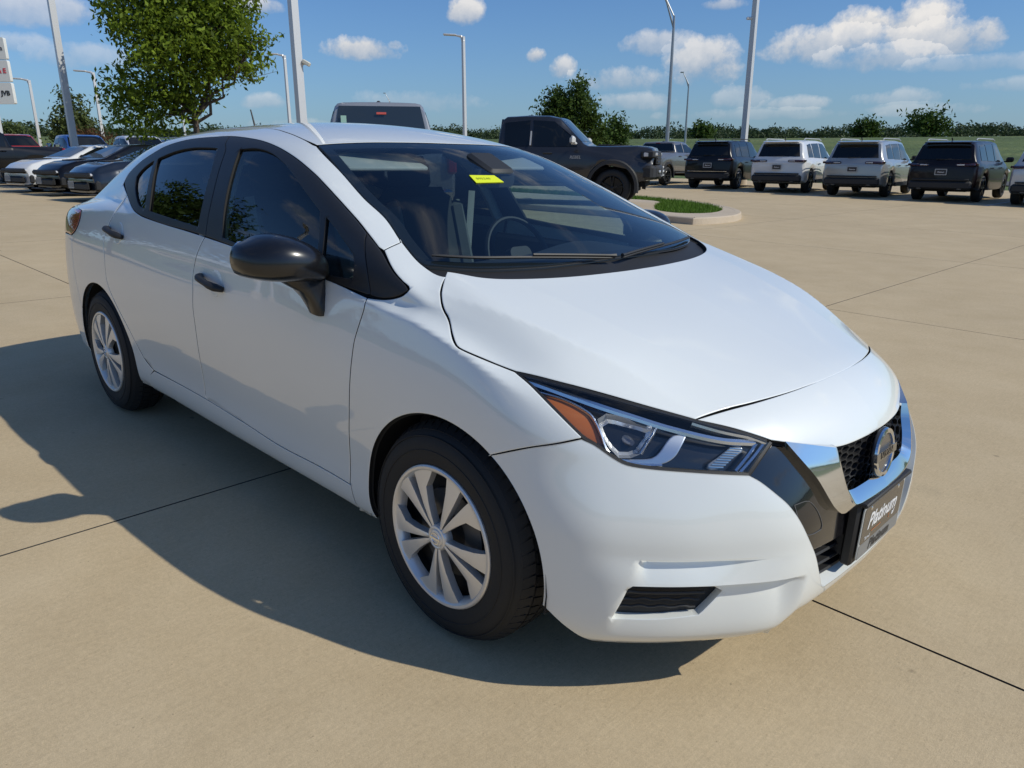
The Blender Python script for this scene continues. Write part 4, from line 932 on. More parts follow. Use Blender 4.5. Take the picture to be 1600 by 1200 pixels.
# --- wheels
def wheel(x,side,steer=0,parent=car):
    # local: axle along z, outside face +z
    r=.3165
    MWl=frame((x,side*.8595,.3125),(1,0,0),(0,0,1)) if side<0 else frame((x,side*.8595,.3125),(-1,0,0),(0,0,1))
    key='tyre_mesh'
    prof=[(.196,-.012),(.203,-.004),(.215,-.001),(.235,.003),(.262,.002),(.285,-.006),(.300,-.020),(.309,-.034),(.314,-.048),(.3165,-.072),(.3172,-.098),(.3165,-.125),(.312,-.152),(.302,-.172),(.28,-.190),(.23,-.196),(.2,-.185)]
    b=MB(); n=96; b.lathe(prof,n,MWl)
    # shoulder blocks and grooves: push rows in
    V=b.v; nV=[]
    tyre=b.obj('wheel',RUB,parent)
    # tread: raised blocks
    tb=MB(); 
    for k in range(60):
        a=2*math.pi*k/60; ca,sa=math.cos(a),math.sin(a); a2=a+2*math.pi/60*.80
        def pt(rr,hh,aa): return MWl@Vector((rr*math.cos(aa),rr*math.sin(aa),hh))
        for (r0,h0,r1,h1,sk) in ((.3030,-.0225,.3195,-.052,.25),(.3198,-.060,.3205,-.092,-.3),(.3205,-.104,.3198,-.136,.3),(.3195,-.144,.3030,-.173,-.25)):
            da=sk*2*math.pi/60
            Vv=[pt(r0,h0,a),pt(r0,h0,a2),pt(r1,h1,a2+da),pt(r1,h1,a+da),pt(r0-.008,h0,a),pt(r0-.008,h0,a2),pt(r1-.008,h1,a2+da),pt(r1-.008,h1,a+da)]
            tb.add(Vv,[(0,1,2,3),(0,4,5,1),(1,5,6,2),(2,6,7,3),(3,7,4,0)])
    tb.obj('tread',RUB,tyre,smooth=False)
    # side-wall ribs
    rb=MB(); rb.lathe([(.248,.0025),(.249,.0045),(.251,.0045),(.252,.0025)],72,MWl); rb.lathe([(.286,-.006),(.287,-.0035),(.289,-.004),(.290,-.008)],72,MWl); rb.obj('sidewall_rib',RUB,tyre)
    # cover: rim ring, spokes, hub
    c=MB(); c.lathe([(.208,-.010),(.207,.001),(.203,.0045),(.196,.0035),(.188,-.004),(.184,-.014),(.180,-.030)],72,MWl); cov=c.obj('wheel_cover',SATIN,tyre)
    sp=MB()
    for k in range(5):
        ax=R(128-72*k) if side<0 else R(180-(128-72*k))
        for s_ in (-1,1):
            # blade in polar terms: (radius, inner angle, outer angle) from pair axis
            sec=([(.034,2,17,.005),(.060,3,17,.0065),(.100,4.2,17,.006),(.145,4.8,18.5,.003),(.170,5,26,.001),(.196,5.5,30.5,-.001)] if s_<0 else
                 [(.034,2,17,.005),(.060,3,18,.0065),(.100,4.2,19,.006),(.148,5,21,.003),(.172,5.5,22.5,.001),(.196,6,24,-.001)])
            V=[]
            for (rr,a0,a1,h) in sec:
                for aa,dh in ((a0,-.022),(a0,-.0005),((a0+a1)/2,.001),(a1,-.0015),(a1,-.024)):
                    q=ax+s_*R(aa)*(1); V.append(MWl@Vector((rr*math.cos(q),rr*math.sin(q),h+dh)))
            Fc=[]
            for i in range(len(sec)-1):
                for j in range(4):
                    q=(i*5+j,(i+1)*5+j,(i+1)*5+j+1,i*5+j+1); Fc.append(q if s_>0 else q[::-1])
            spo=MB(); spo.add(V,Fc)
            spo.obj('spoke',SATIN,cov,sharp=25)
    hb_=MB(); hb_.lathe([(.0,.011),(.020,.011),(.024,.0095),(.0255,.007),(.029,.0085),(.034,.007),(.038,.0),(.038,-.02)],40,MWl); hub=hb_.obj('hub_cap',SATIN,cov)
    # round hub badge with a bar
    e=MB(); e.lathe([(.0145,.0112),(.0152,.0128),(.0175,.0128),(.018,.0112)],30,MWl); e.prism([(-.020,-.003),(.020,-.003),(.020,.003),(-.020,.003)],MWl,.011,.0135); e.obj('hub_badge',CHROME,cov)
    dk=MB(); dk.lathe([(.0,-.055),(.185,-.055),(.186,-.02)],48,MWl); dk.obj('wheel_disc',mat('steel_wheel_black',(.012,.012,.012),.6),tyre)
    br_=MB(); br_.lathe([(.06,-.045),(.128,-.045),(.128,-.055)],48,MWl); br_.obj('brake_disc',STEEL,tyre)
    return tyre
for x in (1.31,-1.31):
    for s_ in (-1,1): wheel(x,s_)
# wheel-arch liners and under-body
for x in (1.31,-1.31):
    for s_ in (-1,1):
        b=MB(); t=np.radians(np.linspace(-10,190,25)); V=[];n=len(t)
        for yy,rr in ((.855 if abs(x)<2 else .8,.372),(.60,.372),(.60,.0)):
            V+=[(x+.005+rr*math.cos(a),s_*(yy-.022),.30+rr*math.sin(a)) for a in t]
        b.add(V,[(r_*n+k,r_*n+k+1,(r_+1)*n+k+1,(r_+1)*n+k) for r_ in range(2) for k in range(n-1)])
        b.obj('arch_liner',mat('liner',(.010,.010,.010),.95),car)
b=MB(); b.box((0,0,.245),(1.80,1.62,.03)); b.box((1.32,0,.24),(1.3,1.12,.05)); b.box((-1.6,0,.26),(1.0,1.12,.05)); b.box((2.0,0,.25),(.16,.9,.02)); b.tube([(1.31,-.8,.312),(1.31,.8,.312)],.03,8); b.tube([(-1.31,-.8,.30),(-1.31,.8,.30)],.04,8); b.obj('underbody',DARK,car)
# --- cabin
b=MB(); b.box((-.1,0,.32),(2.1,1.62,.04)); b.box((-.25,0,.30),(2.5,1.15,.04)); b.box((-1.35,0,.72),(.05,1.3,.72)); b.box((1.06,0,.62),(.05,1.40,.62)); b.box((1.35,0,.40),(.6,1.1,.3)); b.obj('cabin_floor',INT,car)
V=[];n=13;m_=9   # dashboard
prof=[(1.13,.955),(1.0,.965),(.85,.965),(.74,.955),(.66,.925),(.62,.86),(.64,.78),(.70,.62),(.80,.50)]
for (x,z) in prof:
    for k in range(n):
        y=-.70+1.4*k/(n-1); e_=abs(y)/.7; bump_=.045*math.exp(-((y-.36)/.17)**2)*(1 if .6<x<.9 and z>.84 else 0)
        V.append((x-.05*e_**3+.0, y, z+bump_-.015*e_**2))
o=mesh_obj('dashboard',V,[(r_*n+k,r_*n+k+1,(r_+1)*n+k+1,(r_+1)*n+k) for r_ in range(m_-1) for k in range(n-1)],INT,car)
o.modifiers.new('s','SUBSURF').render_levels=1
b=MB(); b.box((.63,0,.78),(.03,.26,.16),(0,-.25,0),bev=.01); b.box((.25,0,.45),(.9,.22,.26),bev=.04); b.tube([(.42,0,.58),(.40,0,.68)],[.02,.028],10); b.obj('centre_console',INT,car)
def steering():
    M=frame((.42,.36,.88),(0,1,0),(-.42,0,.91)); b=MB()
    b.lathe([(.178,0),(.184,.012),(.192,.012),(.197,0),(.192,-.012),(.184,-.012)],40,M,close=True); b.prism(rrect(.13,.10,.03),M,-.02,.02)
    for a,c_ in (((-.18,0),(-.05,0)),((.05,0),(.18,0)),((0,-.18),(0,-.05))): b.tube([M@Vector((*a,0)),M@Vector((*c_,0))],.014,6)
    b.tube([M@Vector((0,0,0)),M@Vector((0,0,-.2))],.035,10); b.obj('steering_wheel',INT,car)
steering()
def seat(x,y,w=.50):
    b=MB(); b.box((x+.02,y,.50),(.52,w,.18),(0,-.12,0),bev=.06); b.box((x-.27,y,.85),(.15,w*.92,.62),(0,-.28,0),bev=.06)
    s_=b.obj('seat',SEATM,car)
    for q in (-1,1):
        b=MB(); b.box((x-.23,y+q*w*.40,.84),(.17,.07,.50),(0,-.28,0),bev=.03); b.obj('seat_bolster',SEATG,s_)
    b=MB(); b.box((x-.385,y,1.215),(.10,.26,.17),(0,-.18,0),bev=.045); b.tube([(x-.36,y-.06,1.08),(x-.375,y-.06,1.2)],.007,6); b.tube([(x-.36,y+.06,1.08),(x-.375,y+.06,1.2)],.007,6); b.obj('headrest',SEATM,s_)
seat(.02,-.36); seat(.02,.36)
b=MB(); b.box((-.85,0,.52),(.52,1.28,.2),(0,-.1,0),bev=.06); b.box((-1.15,0,.85),(.14,1.28,.60),(0,-.35,0),bev=.06); rs=b.obj('rear_bench',SEATM,car)
for y in (-.42,0,.42):
    b=MB(); b.box((-1.27,y,1.16),(.09,.24,.14),(0,-.2,0),bev=.04); b.obj('headrest',SEATM,rs)
b=MB(); b.box((-1.5,0,1.05),(.42,1.2,.03)); b.obj('parcel_shelf',INT,car)
# headliner and inner pillars follow the body skin from inside
gx_,gy_=np.meshgrid(np.linspace(-1.2,.26,26),np.linspace(-.50,.50,13)); U=np.stack([gx_.ravel(),gy_.ravel()],1); P=hits(Top(),U); P=P-normal(P)*.035
mesh_obj('headliner',P,[(r_*26+k,r_*26+k+1,(r_+1)*26+k+1,(r_+1)*26+k) for r_ in range(12) for k in range(25)],HEADL,car)
for nm,c_,w_,m_ in (('pillar_trim',bp_-[.03,0,0],.055,BEIGE),('pillar_trim',np.array([wsR[0],wsR[2],wsR[4],wsR[5]]),.045,INT),('pillar_trim',np.array([(-1.15,-.60,1.28),(-1.3,-.66,1.16),(-1.4,-.70,1.05)]),.07,INT)):
    b=MB(); q=sag(snap(crom(c_,.05)),-.045 if w_<.06 else -.12); b.tube(q,w_,8,flat=.5); o=b.obj(nm,m_,car); mirror_y(o)
# inner door skins
for xa,xb,zt in ((-.12,.90,.94),(-.98,-.16,1.0)):
    b=MB(); b.box(((xa+xb)/2,-.745,.62),(xb-xa,.05,zt-.32),(R(-2),0,0),bev=.02); b.box(((xa+xb)/2,-.70,.72),((xb-xa)*.7,.07,.06),bev=.02); o=b.obj('door_card',INT,car); mirror_y(o)
# rear-view mirror and sensor pod
M=frame((.60,.02,1.235),(.15,-1,0),(0,0,1)); b=MB(); b.prism(rrect(.235,.07,.03),M,-.012,.012); b.tube([(.60,.0,1.25),(.62,0,1.285)],.012,8); b.box((.60,0,1.285),(.16,.13,.03),(0,.42,0),bev=.012); b.obj('inside_mirror',INT,car)
b=MB(); b.prism(rrect(.215,.055,.025),M,.0125,.0135); b.obj('inside_mirror_glass',CHROME,car)
# sun visors
for s_ in (-1,1):
    b=MB(); b.box((.34,s_*.33,1.285),(.16,.36,.018),(0,.30,0),bev=.006); b.obj('sun_visor',HEADL,car)
# seat belts
b=MB(); b.tube([(-.16,.60,1.14),(-.16,.58,.9),(-.10,.50,.60)],.022,6,flat=.15); b.obj('seat_belt',mat('belt_grey',(.30,.30,.30),.8),car)
b=MB(); b.tube([(-.16,-.60,1.14),(-.16,-.58,.9),(-.10,-.50,.60)],.022,6,flat=.15); b.obj('seat_belt',mat('belt_grey',(.30,.30,.30),.8),car)
# yellow stock-number sticker inside the glass
st=S['sticker']; c4=sag(snap(st),.0015)
YEL=mat('sticker_yellow',(.72,.80,.02),.6,emit=None)
V=list(c4)+list(sag(snap(st),-.0005)); stk=mesh_obj('stock_sticker',V,[(0,1,2,3),(7,6,5,4),(0,4,5,1),(1,5,6,2),(2,6,7,3),(3,7,4,0)],YEL,car,False)
cc=c4.mean(0); xa=(c4[1]+c4[2])/2-(c4[0]+c4[3])/2; ya=(c4[0]+c4[1])/2-(c4[3]+c4[2])/2; za=np.cross(xa,ya)
xa/=np.linalg.norm(xa); ya/=np.linalg.norm(ya); za/=np.linalg.norm(za)
MS=Matrix([[xa[i],ya[i],za[i],cc[i]+za[i]*.0006-xa[i]*.012] for i in range(3)]+[[0,0,0,1]])
text_obj('895240',.021,.0001,MS,mat('sticker_ink',(.25,.30,.02),.6),stk)
# aerial
ab=snap(np.array([(-1.19,0,1.42)]))[0]
b=MB(); b.tube([ab,ab+[-.05,0,.03],],[.022,.010],10); b.tube([ab+[-.04,0,.025],ab+[-.085,0,.135]],[.0055,.0035],8); b.obj('aerial',PLAST,car)
# ------------------------------------------------------------------ ground
def gz(x,y):
    return .024-.30*np.tanh(.01812*np.asarray(x)/.30)-.22*np.tanh(.01269*np.asarray(y)/.22)
def concrete(name,base,var=1.0):
    m=bpy.data.materials.new(name); m.use_nodes=True; t=m.node_tree; b=t.nodes['Principled BSDF']; l=t.links
    g=t.nodes.new('ShaderNodeNewGeometry')
    def nz(scale,det,rough=.6,vec=None):
        n=t.nodes.new('ShaderNodeTexNoise'); n.inputs['Scale'].default_value=scale; n.inputs['Detail'].default_value=det; n.inputs['Roughness'].default_value=rough; l.new(vec or g.outputs['Position'],n.inputs['Vector']); return n.outputs[0]
    def math_(op,a,b_=None,c=None,cl=False):
        n=t.nodes.new('ShaderNodeMath'); n.operation=op; n.use_clamp=cl
        for i,v in enumerate((a,b_,c)):
            if v is None: continue
            if isinstance(v,(int,float)): n.inputs[i].default_value=v
            else: l.new(v,n.inputs[i])
        return n.outputs[0]
    big=nz(.33,4); mid=nz(2.3,6,.65); fine=nz(70,5,.75); grit=nz(330,3,.8)
    mp=t.nodes.new('ShaderNodeMapping'); mp.inputs['Scale'].default_value=(190,9,1); l.new(g.outputs['Position'],mp.inputs['Vector']); broom=nz(1.0,3,.6,mp.outputs[0])
    oi=t.nodes.new('ShaderNodeObjectInfo')
    v=math_('ADD',math_('MULTIPLY',math_('SUBTRACT',big,.5),.34),math_('MULTIPLY',math_('SUBTRACT',mid,.5),.34))
    v=math_('ADD',v,math_('MULTIPLY',math_('SUBTRACT',fine,.5),.48)); v=math_('ADD',v,math_('MULTIPLY',math_('SUBTRACT',grit,.5),.85)); v=math_('ADD',v,math_('MULTIPLY',math_('SUBTRACT',broom,.5),.26))
    v=math_('ADD',v,math_('MULTIPLY',math_('SUBTRACT',oi.outputs['Random'],.5),.02))
    # dark tyre/oil spots
    sp=nz(1.15,5,.55); spot=math_('MULTIPLY',math_('SUBTRACT',sp,.66),-2.2,cl=False); spot=math_('MINIMUM',spot,0)
    pit=nz(9,2,.5); pits=math_('MINIMUM',math_('MULTIPLY',math_('SUBTRACT',pit,.755),-7),0); pk=nz(95,1,.4); pits=math_('ADD',pits,math_('MINIMUM',math_('MULTIPLY',math_('SUBTRACT',pk,.77),-9),0))
    mpw=t.nodes.new('ShaderNodeMapping'); mpw.inputs['Scale'].default_value=(.5,3.2,1); mpw.inputs['Rotation'].default_value=(0,0,-.35); l.new(g.outputs['Position'],mpw.inputs['Vector']); wave=nz(.9,6,.6,mpw.outputs[0]); big=math_('ADD',math_('MULTIPLY',big,.6),math_('MULTIPLY',wave,.4))
    v=math_('ADD',math_('ADD',v,math_('MAXIMUM',spot,-.25)),math_('MAXIMUM',pits,-.35))
    v=math_('ADD',math_('MULTIPLY',v,var),1.0)
    mxx=t.nodes.new('ShaderNodeMix'); mxx.data_type='RGBA'; mxx.inputs[6].default_value=(*base,1); mxx.inputs[7].default_value=(base[0]*.93,base[1]*.98,base[2]*1.08,1); l.new(mid,mxx.inputs[0])
    vm=t.nodes.new('ShaderNodeVectorMath'); vm.operation='SCALE'; l.new(mxx.outputs[2],vm.inputs[0]); l.new(v,vm.inputs['Scale']); l.new(vm.outputs[0],b.inputs['Base Color'])
    b.inputs['Roughness'].default_value=.82; b.inputs['Specular IOR Level'].default_value=.3
    h=math_('ADD',math_('MULTIPLY',grit,.5),math_('ADD',math_('MULTIPLY',broom,.25),math_('MULTIPLY',fine,.8)))
    bp=t.nodes.new('ShaderNodeBump'); bp.inputs['Strength'].default_value=.35; bp.inputs['Distance'].default_value=.004; l.new(h,bp.inputs['Height']); l.new(bp.outputs[0],b.inputs['Normal'])
    MATS[name]=m; return m
CONC=concrete('concrete',(.515,.392,.230))
JOINT=mat('joint_sealant',(.06,.055,.048),.9)
lot=None
def grid_sheet(name,x0,x1,y0,y1,nx,ny,zf,m,kind='structure',parent=None):
    xs=np.linspace(x0,x1,nx+1); ys=np.linspace(y0,y1,ny+1); X,Y=np.meshgrid(xs,ys); Z=zf(X,Y)
    V=np.stack([X.ravel(),Y.ravel(),Z.ravel()],1); w=nx+1
    o=mesh_obj(name,V,[(j*w+i,j*w+i+1,(j+1)*w+i+1,(j+1)*w+i) for j in range(ny) for i in range(nx)],m,parent)
    if kind and parent is None: o['kind']=kind
    return o
# dark base that shows in the slab joints
lot=grid_sheet('ground',-62.0,24.0,-26.0,35.5,86,62,lambda x,y:gz(x,y)-.007,JOINT)
JX=[-.05+4.75*k for k in range(-13,6)]; JY=[.085+4.8*k for k in range(-6,8)]
JX[0]=-62.0; JX[-1]=24.0; JY[0]=-26.0; JY[-1]=35.5
for i in range(len(JX)-1):
    for j in range(len(JY)-1):
        x0,x1,y0,y1=JX[i]+.0048,JX[i+1]-.0048,JY[j]+.0048,JY[j+1]-.0048
        n=5; xs=[x0]+list(np.linspace(x0+.006,x1-.006,n))+[x1]; ys=[y0]+list(np.linspace(y0+.006,y1-.006,n))+[y1]
        X,Y=np.meshgrid(xs,ys); Z=gz(X,Y); 
        w=len(xs); V=np.stack([X.ravel(),Y.ravel(),Z.ravel()],1)
        Fc=[(b_*w+a,b_*w+a+1,(b_+1)*w+a+1,(b_+1)*w+a) for b_ in range(w-1) for a in range(w-1)]
        # skirts
        ring=[a for a in range(w)]+[b_*w+w-1 for b_ in range(1,w)]+[(w-1)*w+a for a in range(w-2,-1,-1)]+[b_*w for b_ in range(w-2,0,-1)]
        b0=len(V); V=np.concatenate([V,V[ring]-[0,0,.02]]); m_=len(ring)
        for k in range(m_): Fc.append((ring[k],b0+k,b0+(k+1)%m_,ring[(k+1)%m_]))
        so_=mesh_obj('concrete_slab',V,Fc,[CONC,JOINT],lot,False); so_.data.polygons.foreach_set('material_index',np.array([0]*((w-1)**2)+[1]*m_,dtype=np.int32))
# ------------------------------------------------------------------ other vehicles
def vpaint(name,c,metal=.0,rough=.3): return mat('paint_'+name,c,rough,metal,coat=1,coat_r=.03)
DGL=mat('dark_glass',(.006,.008,.010),.03,0,spec=.5)
LIGHTGL=mat('clear_cab_glass',(.022,.028,.032),.03,0,spec=.9)
CLAD=mat('grey_cladding',(.022,.022,.023),.6)
WHEELG=mat('alloy_grey',(.20,.20,.21),.35,.8)
WHEELB=mat('alloy_black',(.015,.015,.016),.3,.4)
LAMPW=mat('lamp_white',(.75,.76,.78),.12,.3,coat=1)
LAMPR=mat('lamp_red',(.30,.012,.010),.15,coat=1)
LAMPD=mat('lamp_smoked',(.045,.010,.010),.12,coat=1)
PLATE=mat('plate_dark',(.03,.03,.035),.4)
PLFR=mat('plate_frame',(.42,.43,.44),.4)
def ip(x,tab):
    t=np.array(tab,float); o=np.argsort(t[:,0]); return np.interp(x,t[o,0],t[o,1])
class Body:
    fb=.16
    def __init__(s,zt,w,zb,belt,wr,xs,arches,ra,azc,tum=.0):
        s.zt,s.w,s.zb,s.belt,s.wr,s.arches,s.ra,s.azc=zt,w,zb,belt,wr,arches,ra,azc
        X=set(np.round(xs,3))
        for t in (zt,w,zb,wr,belt):
            for q in t: X.add(round(q[0],3))
        for a in arches:
            for k in np.linspace(-1,1,13): X.add(round(a+ra*math.sin(k*math.pi/2),3))
        s.X=np.array(sorted(x for x in X if xs[0]-1e-6<=x<=xs[-1]+1e-6))
    def bottom(s,x):
        b=ip(x,s.zb)
        for a in s.arches:
            if abs(x-a)<s.ra: b=max(b,s.azc+math.sqrt(max(0,s.ra**2-(x-a)**2)))
        return b
    def sec(s,x):
        zt=float(ip(x,s.zt)); W_=float(ip(x,s.w)); b=float(s.bottom(x)); bt=min(float(ip(x,s.belt)),zt-.03); b=min(b,bt-.25); h=zt-bt
        wr=W_-.11+(float(ip(x,s.wr))-W_+.11)*min(1,h/.5); m=b+(bt-b)*.5
        return [(0,b),(W_*.82,b),(W_-.03,b+.015),(W_,b+.07),(W_+.012,m),(W_-.004,bt-.14),(W_-.03,bt-.03),(W_-.058,bt),
                (W_-.066+(wr-W_+.066)*.33,bt+h*.34),(W_-.066+(wr-W_+.066)*.68,bt+h*.68),(wr,bt+h*.90),(wr-.045,bt+h*.965),(wr-.13,bt+h*.99),(wr*.5,zt),(0,zt+.004)]
    def y_at(s,x,z):
        q=s.sec(x)[4:11]; return float(np.interp(z,[p[1] for p in q],[p[0] for p in q]))
    def z_top(s,x,y):
        q=s.sec(x)[10:]; q=q[::-1]; return float(np.interp(abs(y),[p[0] for p in q],[p[1] for p in q]))
    def build(s,name,m,parent,crown=.03):
        V=[];n=None
        for x in s.X:
            q=s.sec(x); full=q+[(-y,z) for y,z in q[::-1][1:-1]]; n=len(full)
            for y,z in full:
                k=abs(y)/max(q[3][0],.1); V.append((x,y,z))
        Fc=[]; N_=len(s.X)
        for i in range(N_-1):
            for k in range(n): Fc.append((i*n+k,(i+1)*n+k,(i+1)*n+(k+1)%n,i*n+(k+1)%n))
        Fc.append(tuple(range(n))); Fc.append(tuple((N_-1)*n+k for k in range(n))[::-1])
        # bow the ends: pull corners in
        x0,x1=s.X[0],s.X[-1]; Vb=[]
        for x,y,z in V:
            e=0
            if x>x1-.9: e=-s.fb*((x-(x1-.9))/.9)**1.5*(abs(y)/.95)**2.2
            if x<x0+.5: e=.07*((x0+.5-x)/.5)**1.5*(abs(y)/.95)**2.2
            Vb.append((x+e,y,z))
        s.ends=(x0,x1)
        return mesh_obj(name,Vb,[f[::-1] for f in Fc],m,parent,True,None,32)
    def bow(s,x,y):
        x0,x1=s.ends; e=0
        if x>x1-.9: e=-s.fb*((x-(x1-.9))/.9)**1.5*(abs(y)/.95)**2.2
        if x<x0+.5: e=.07*((x0+.5-x)/.5)**1.5*(abs(y)/.95)**2.2
        return e
    def side(s,name,poly,m,parent,off=.007,th=.02,sgs=(1,-1),step=.12):
        pts=[]
        for a,b in zip(poly,poly[1:]+poly[:1]):
            d=math.hypot(b[0]-a[0],b[1]-a[1]); k=max(1,int(d/step)); pts+=[(a[0]+(b[0]-a[0])*t/k,a[1]+(b[1]-a[1])*t/k) for t in range(k)]
        P=np.array(pts); P=P if area(P)>0 else P[::-1]; lo,hi=P.min(0),P.max(0)
        G=np.array([(x,z) for x in np.arange(lo[0],hi[0],step*1.3) for z in np.arange(lo[1],hi[1],step*.8)]); 
        if len(G): G=G[in_poly(G,P)]; 
        if len(G): G=G[dist_poly(G,P)>step*.3]
        V2,T=cdt([P],G); out=[]
        for sg in sgs:
            V=[(x,sg*(s.y_at(x,z)+off),z) for x,z in V2]; n=len(V); Fc=[t if sg<0 else t[::-1] for t in T]
            Vb=V+[(x,y-sg*th,z) for x,y,z in V]
            idx=[int(np.argmin(((V2-q)**2).sum(1))) for q in P]
            for a,b in zip(idx,idx[1:]+idx[:1]): 
                q=(a,b,n+b,n+a); Fc.append(q if sg>0 else q[::-1])
            out.append(mesh_obj(name,Vb,Fc,m,parent,True,None,35))
        return out
    def top(s,name,x0,x1,f0,f1,m,parent,off=.008,ny=9,nx=7):
        V=[]
        for i in range(nx):
            t=i/(nx-1); x=x0+(x1-x0)*t; fy=f0+(f1-f0)*t
            for k in range(ny):
                y=-fy+2*fy*k/(ny-1); V.append((x+s.bow(x,y),y,s.z_top(x,y)+off))
        n=len(V); Fc=[(i*ny+k,i*ny+k+1,(i+1)*ny+k+1,(i+1)*ny+k) for i in range(nx-1) for k in range(ny-1)]
        if x1>x0: Fc=[f[::-1] for f in Fc]
        ring=[k for k in range(ny)]+[i*ny+ny-1 for i in range(1,nx)]+[(nx-1)*ny+k for k in range(ny-2,-1,-1)]+[i*ny for i in range(nx-2,0,-1)]
        V+=[(V[i][0],V[i][1],V[i][2]-.03) for i in ring]; m_=len(ring)
        for k in range(m_): Fc.append((ring[k],n+k,n+(k+1)%m_,ring[(k+1)%m_]))
        return mesh_obj(name,V,Fc,m,parent,True,None,35)
WC={}
def bgwheel(parent,x,y,r,side,rimm,w=.24,spokes=5):
    key=(round(r,3),rimm.name,side)
    if key not in WC:
        M=frame((0,0,0),(1,0,0),(0,0,1)) if side<0 else frame((0,0,0),(-1,0,0),(0,0,1))
        b=MB(); b.lathe([(r*.66,-.01),(r*.72,.0),(r*.86,.003),(r*.95,-.015),(r,-.05),(r,-w+.05),(r*.94,-w),(r*.66,-w)],36,M); t=b.obj('wheel',RUB,None); 
        q=MB(); q.lathe([(r*.67,-.008),(r*.64,.002),(r*.60,-.02),(r*.56,-.09),(.0,-.10)],32,M)
        for k in range(spokes):
            a=2*math.pi*k/spokes+.3
            for da in (-.10,.10):
                p=[(0.02,a+da*2),(r*.33,a+da*1.3),(r*.62,a+da*1.5)]; 
                for (r0,a0),(r1,a1) in zip(p[:-1],p[1:]):
                    wd=r*.065; pts=[]
                    for rr,aa,s_ in ((r0,a0,-1),(r1,a1,-1),(r1,a1,1),(r0,a0,1)): pts.append(Vector((rr*math.cos(aa)-s_*wd*math.sin(aa)*.5,rr*math.sin(aa)+s_*wd*math.cos(aa)*.5,-.004)))
                    V=[M@v for v in pts]+[M@(v-Vector((0,0,.05))) for v in pts]; q.add(V,[(0,1,2,3),(0,4,5,1),(1,5,6,2),(2,6,7,3),(3,7,4,0)])
        q.lathe([(.0,.004),(.03,.003),(.05,-.01)],12,M)
        g=q.obj('rim',rimm,t); WC[key]=(t.data,g.data); bpy.data.objects.remove(g); bpy.data.objects.remove(t)
    td,gd=WC[key]; t=bpy.data.objects.new('wheel',td); link(t,parent); t.location=(x,y,r); g=bpy.data.objects.new('rim',gd); link(g,t); return t
def add_box_part(name,m,parent,*boxes):
    b=MB()
    for c,sz,rot,bev in boxes: b.box(c,sz,rot,bev)
    return b.obj(name,m,parent)
def plate(parent,x,z,facing,sub='DEALER',tilt=0.0):
    M=frame((x,0,z),(0,1,0) if facing>0 else (0,-1,0),(0,0,1)); b=MB(); b.prism(rrect(.33,.18,.015),M,0,.008); f=b.obj('licence_plate',PLFR,parent); b=MB(); b.prism(rrect(.285,.135,.008),M,.0085,.0105); b.obj('plate_panel',PLATE,f); text_obj('Platinum',.055,.0002,M@Matrix.Translation((0,-.005,.011)),WHT,f,shear=.3,bold=.001); return f
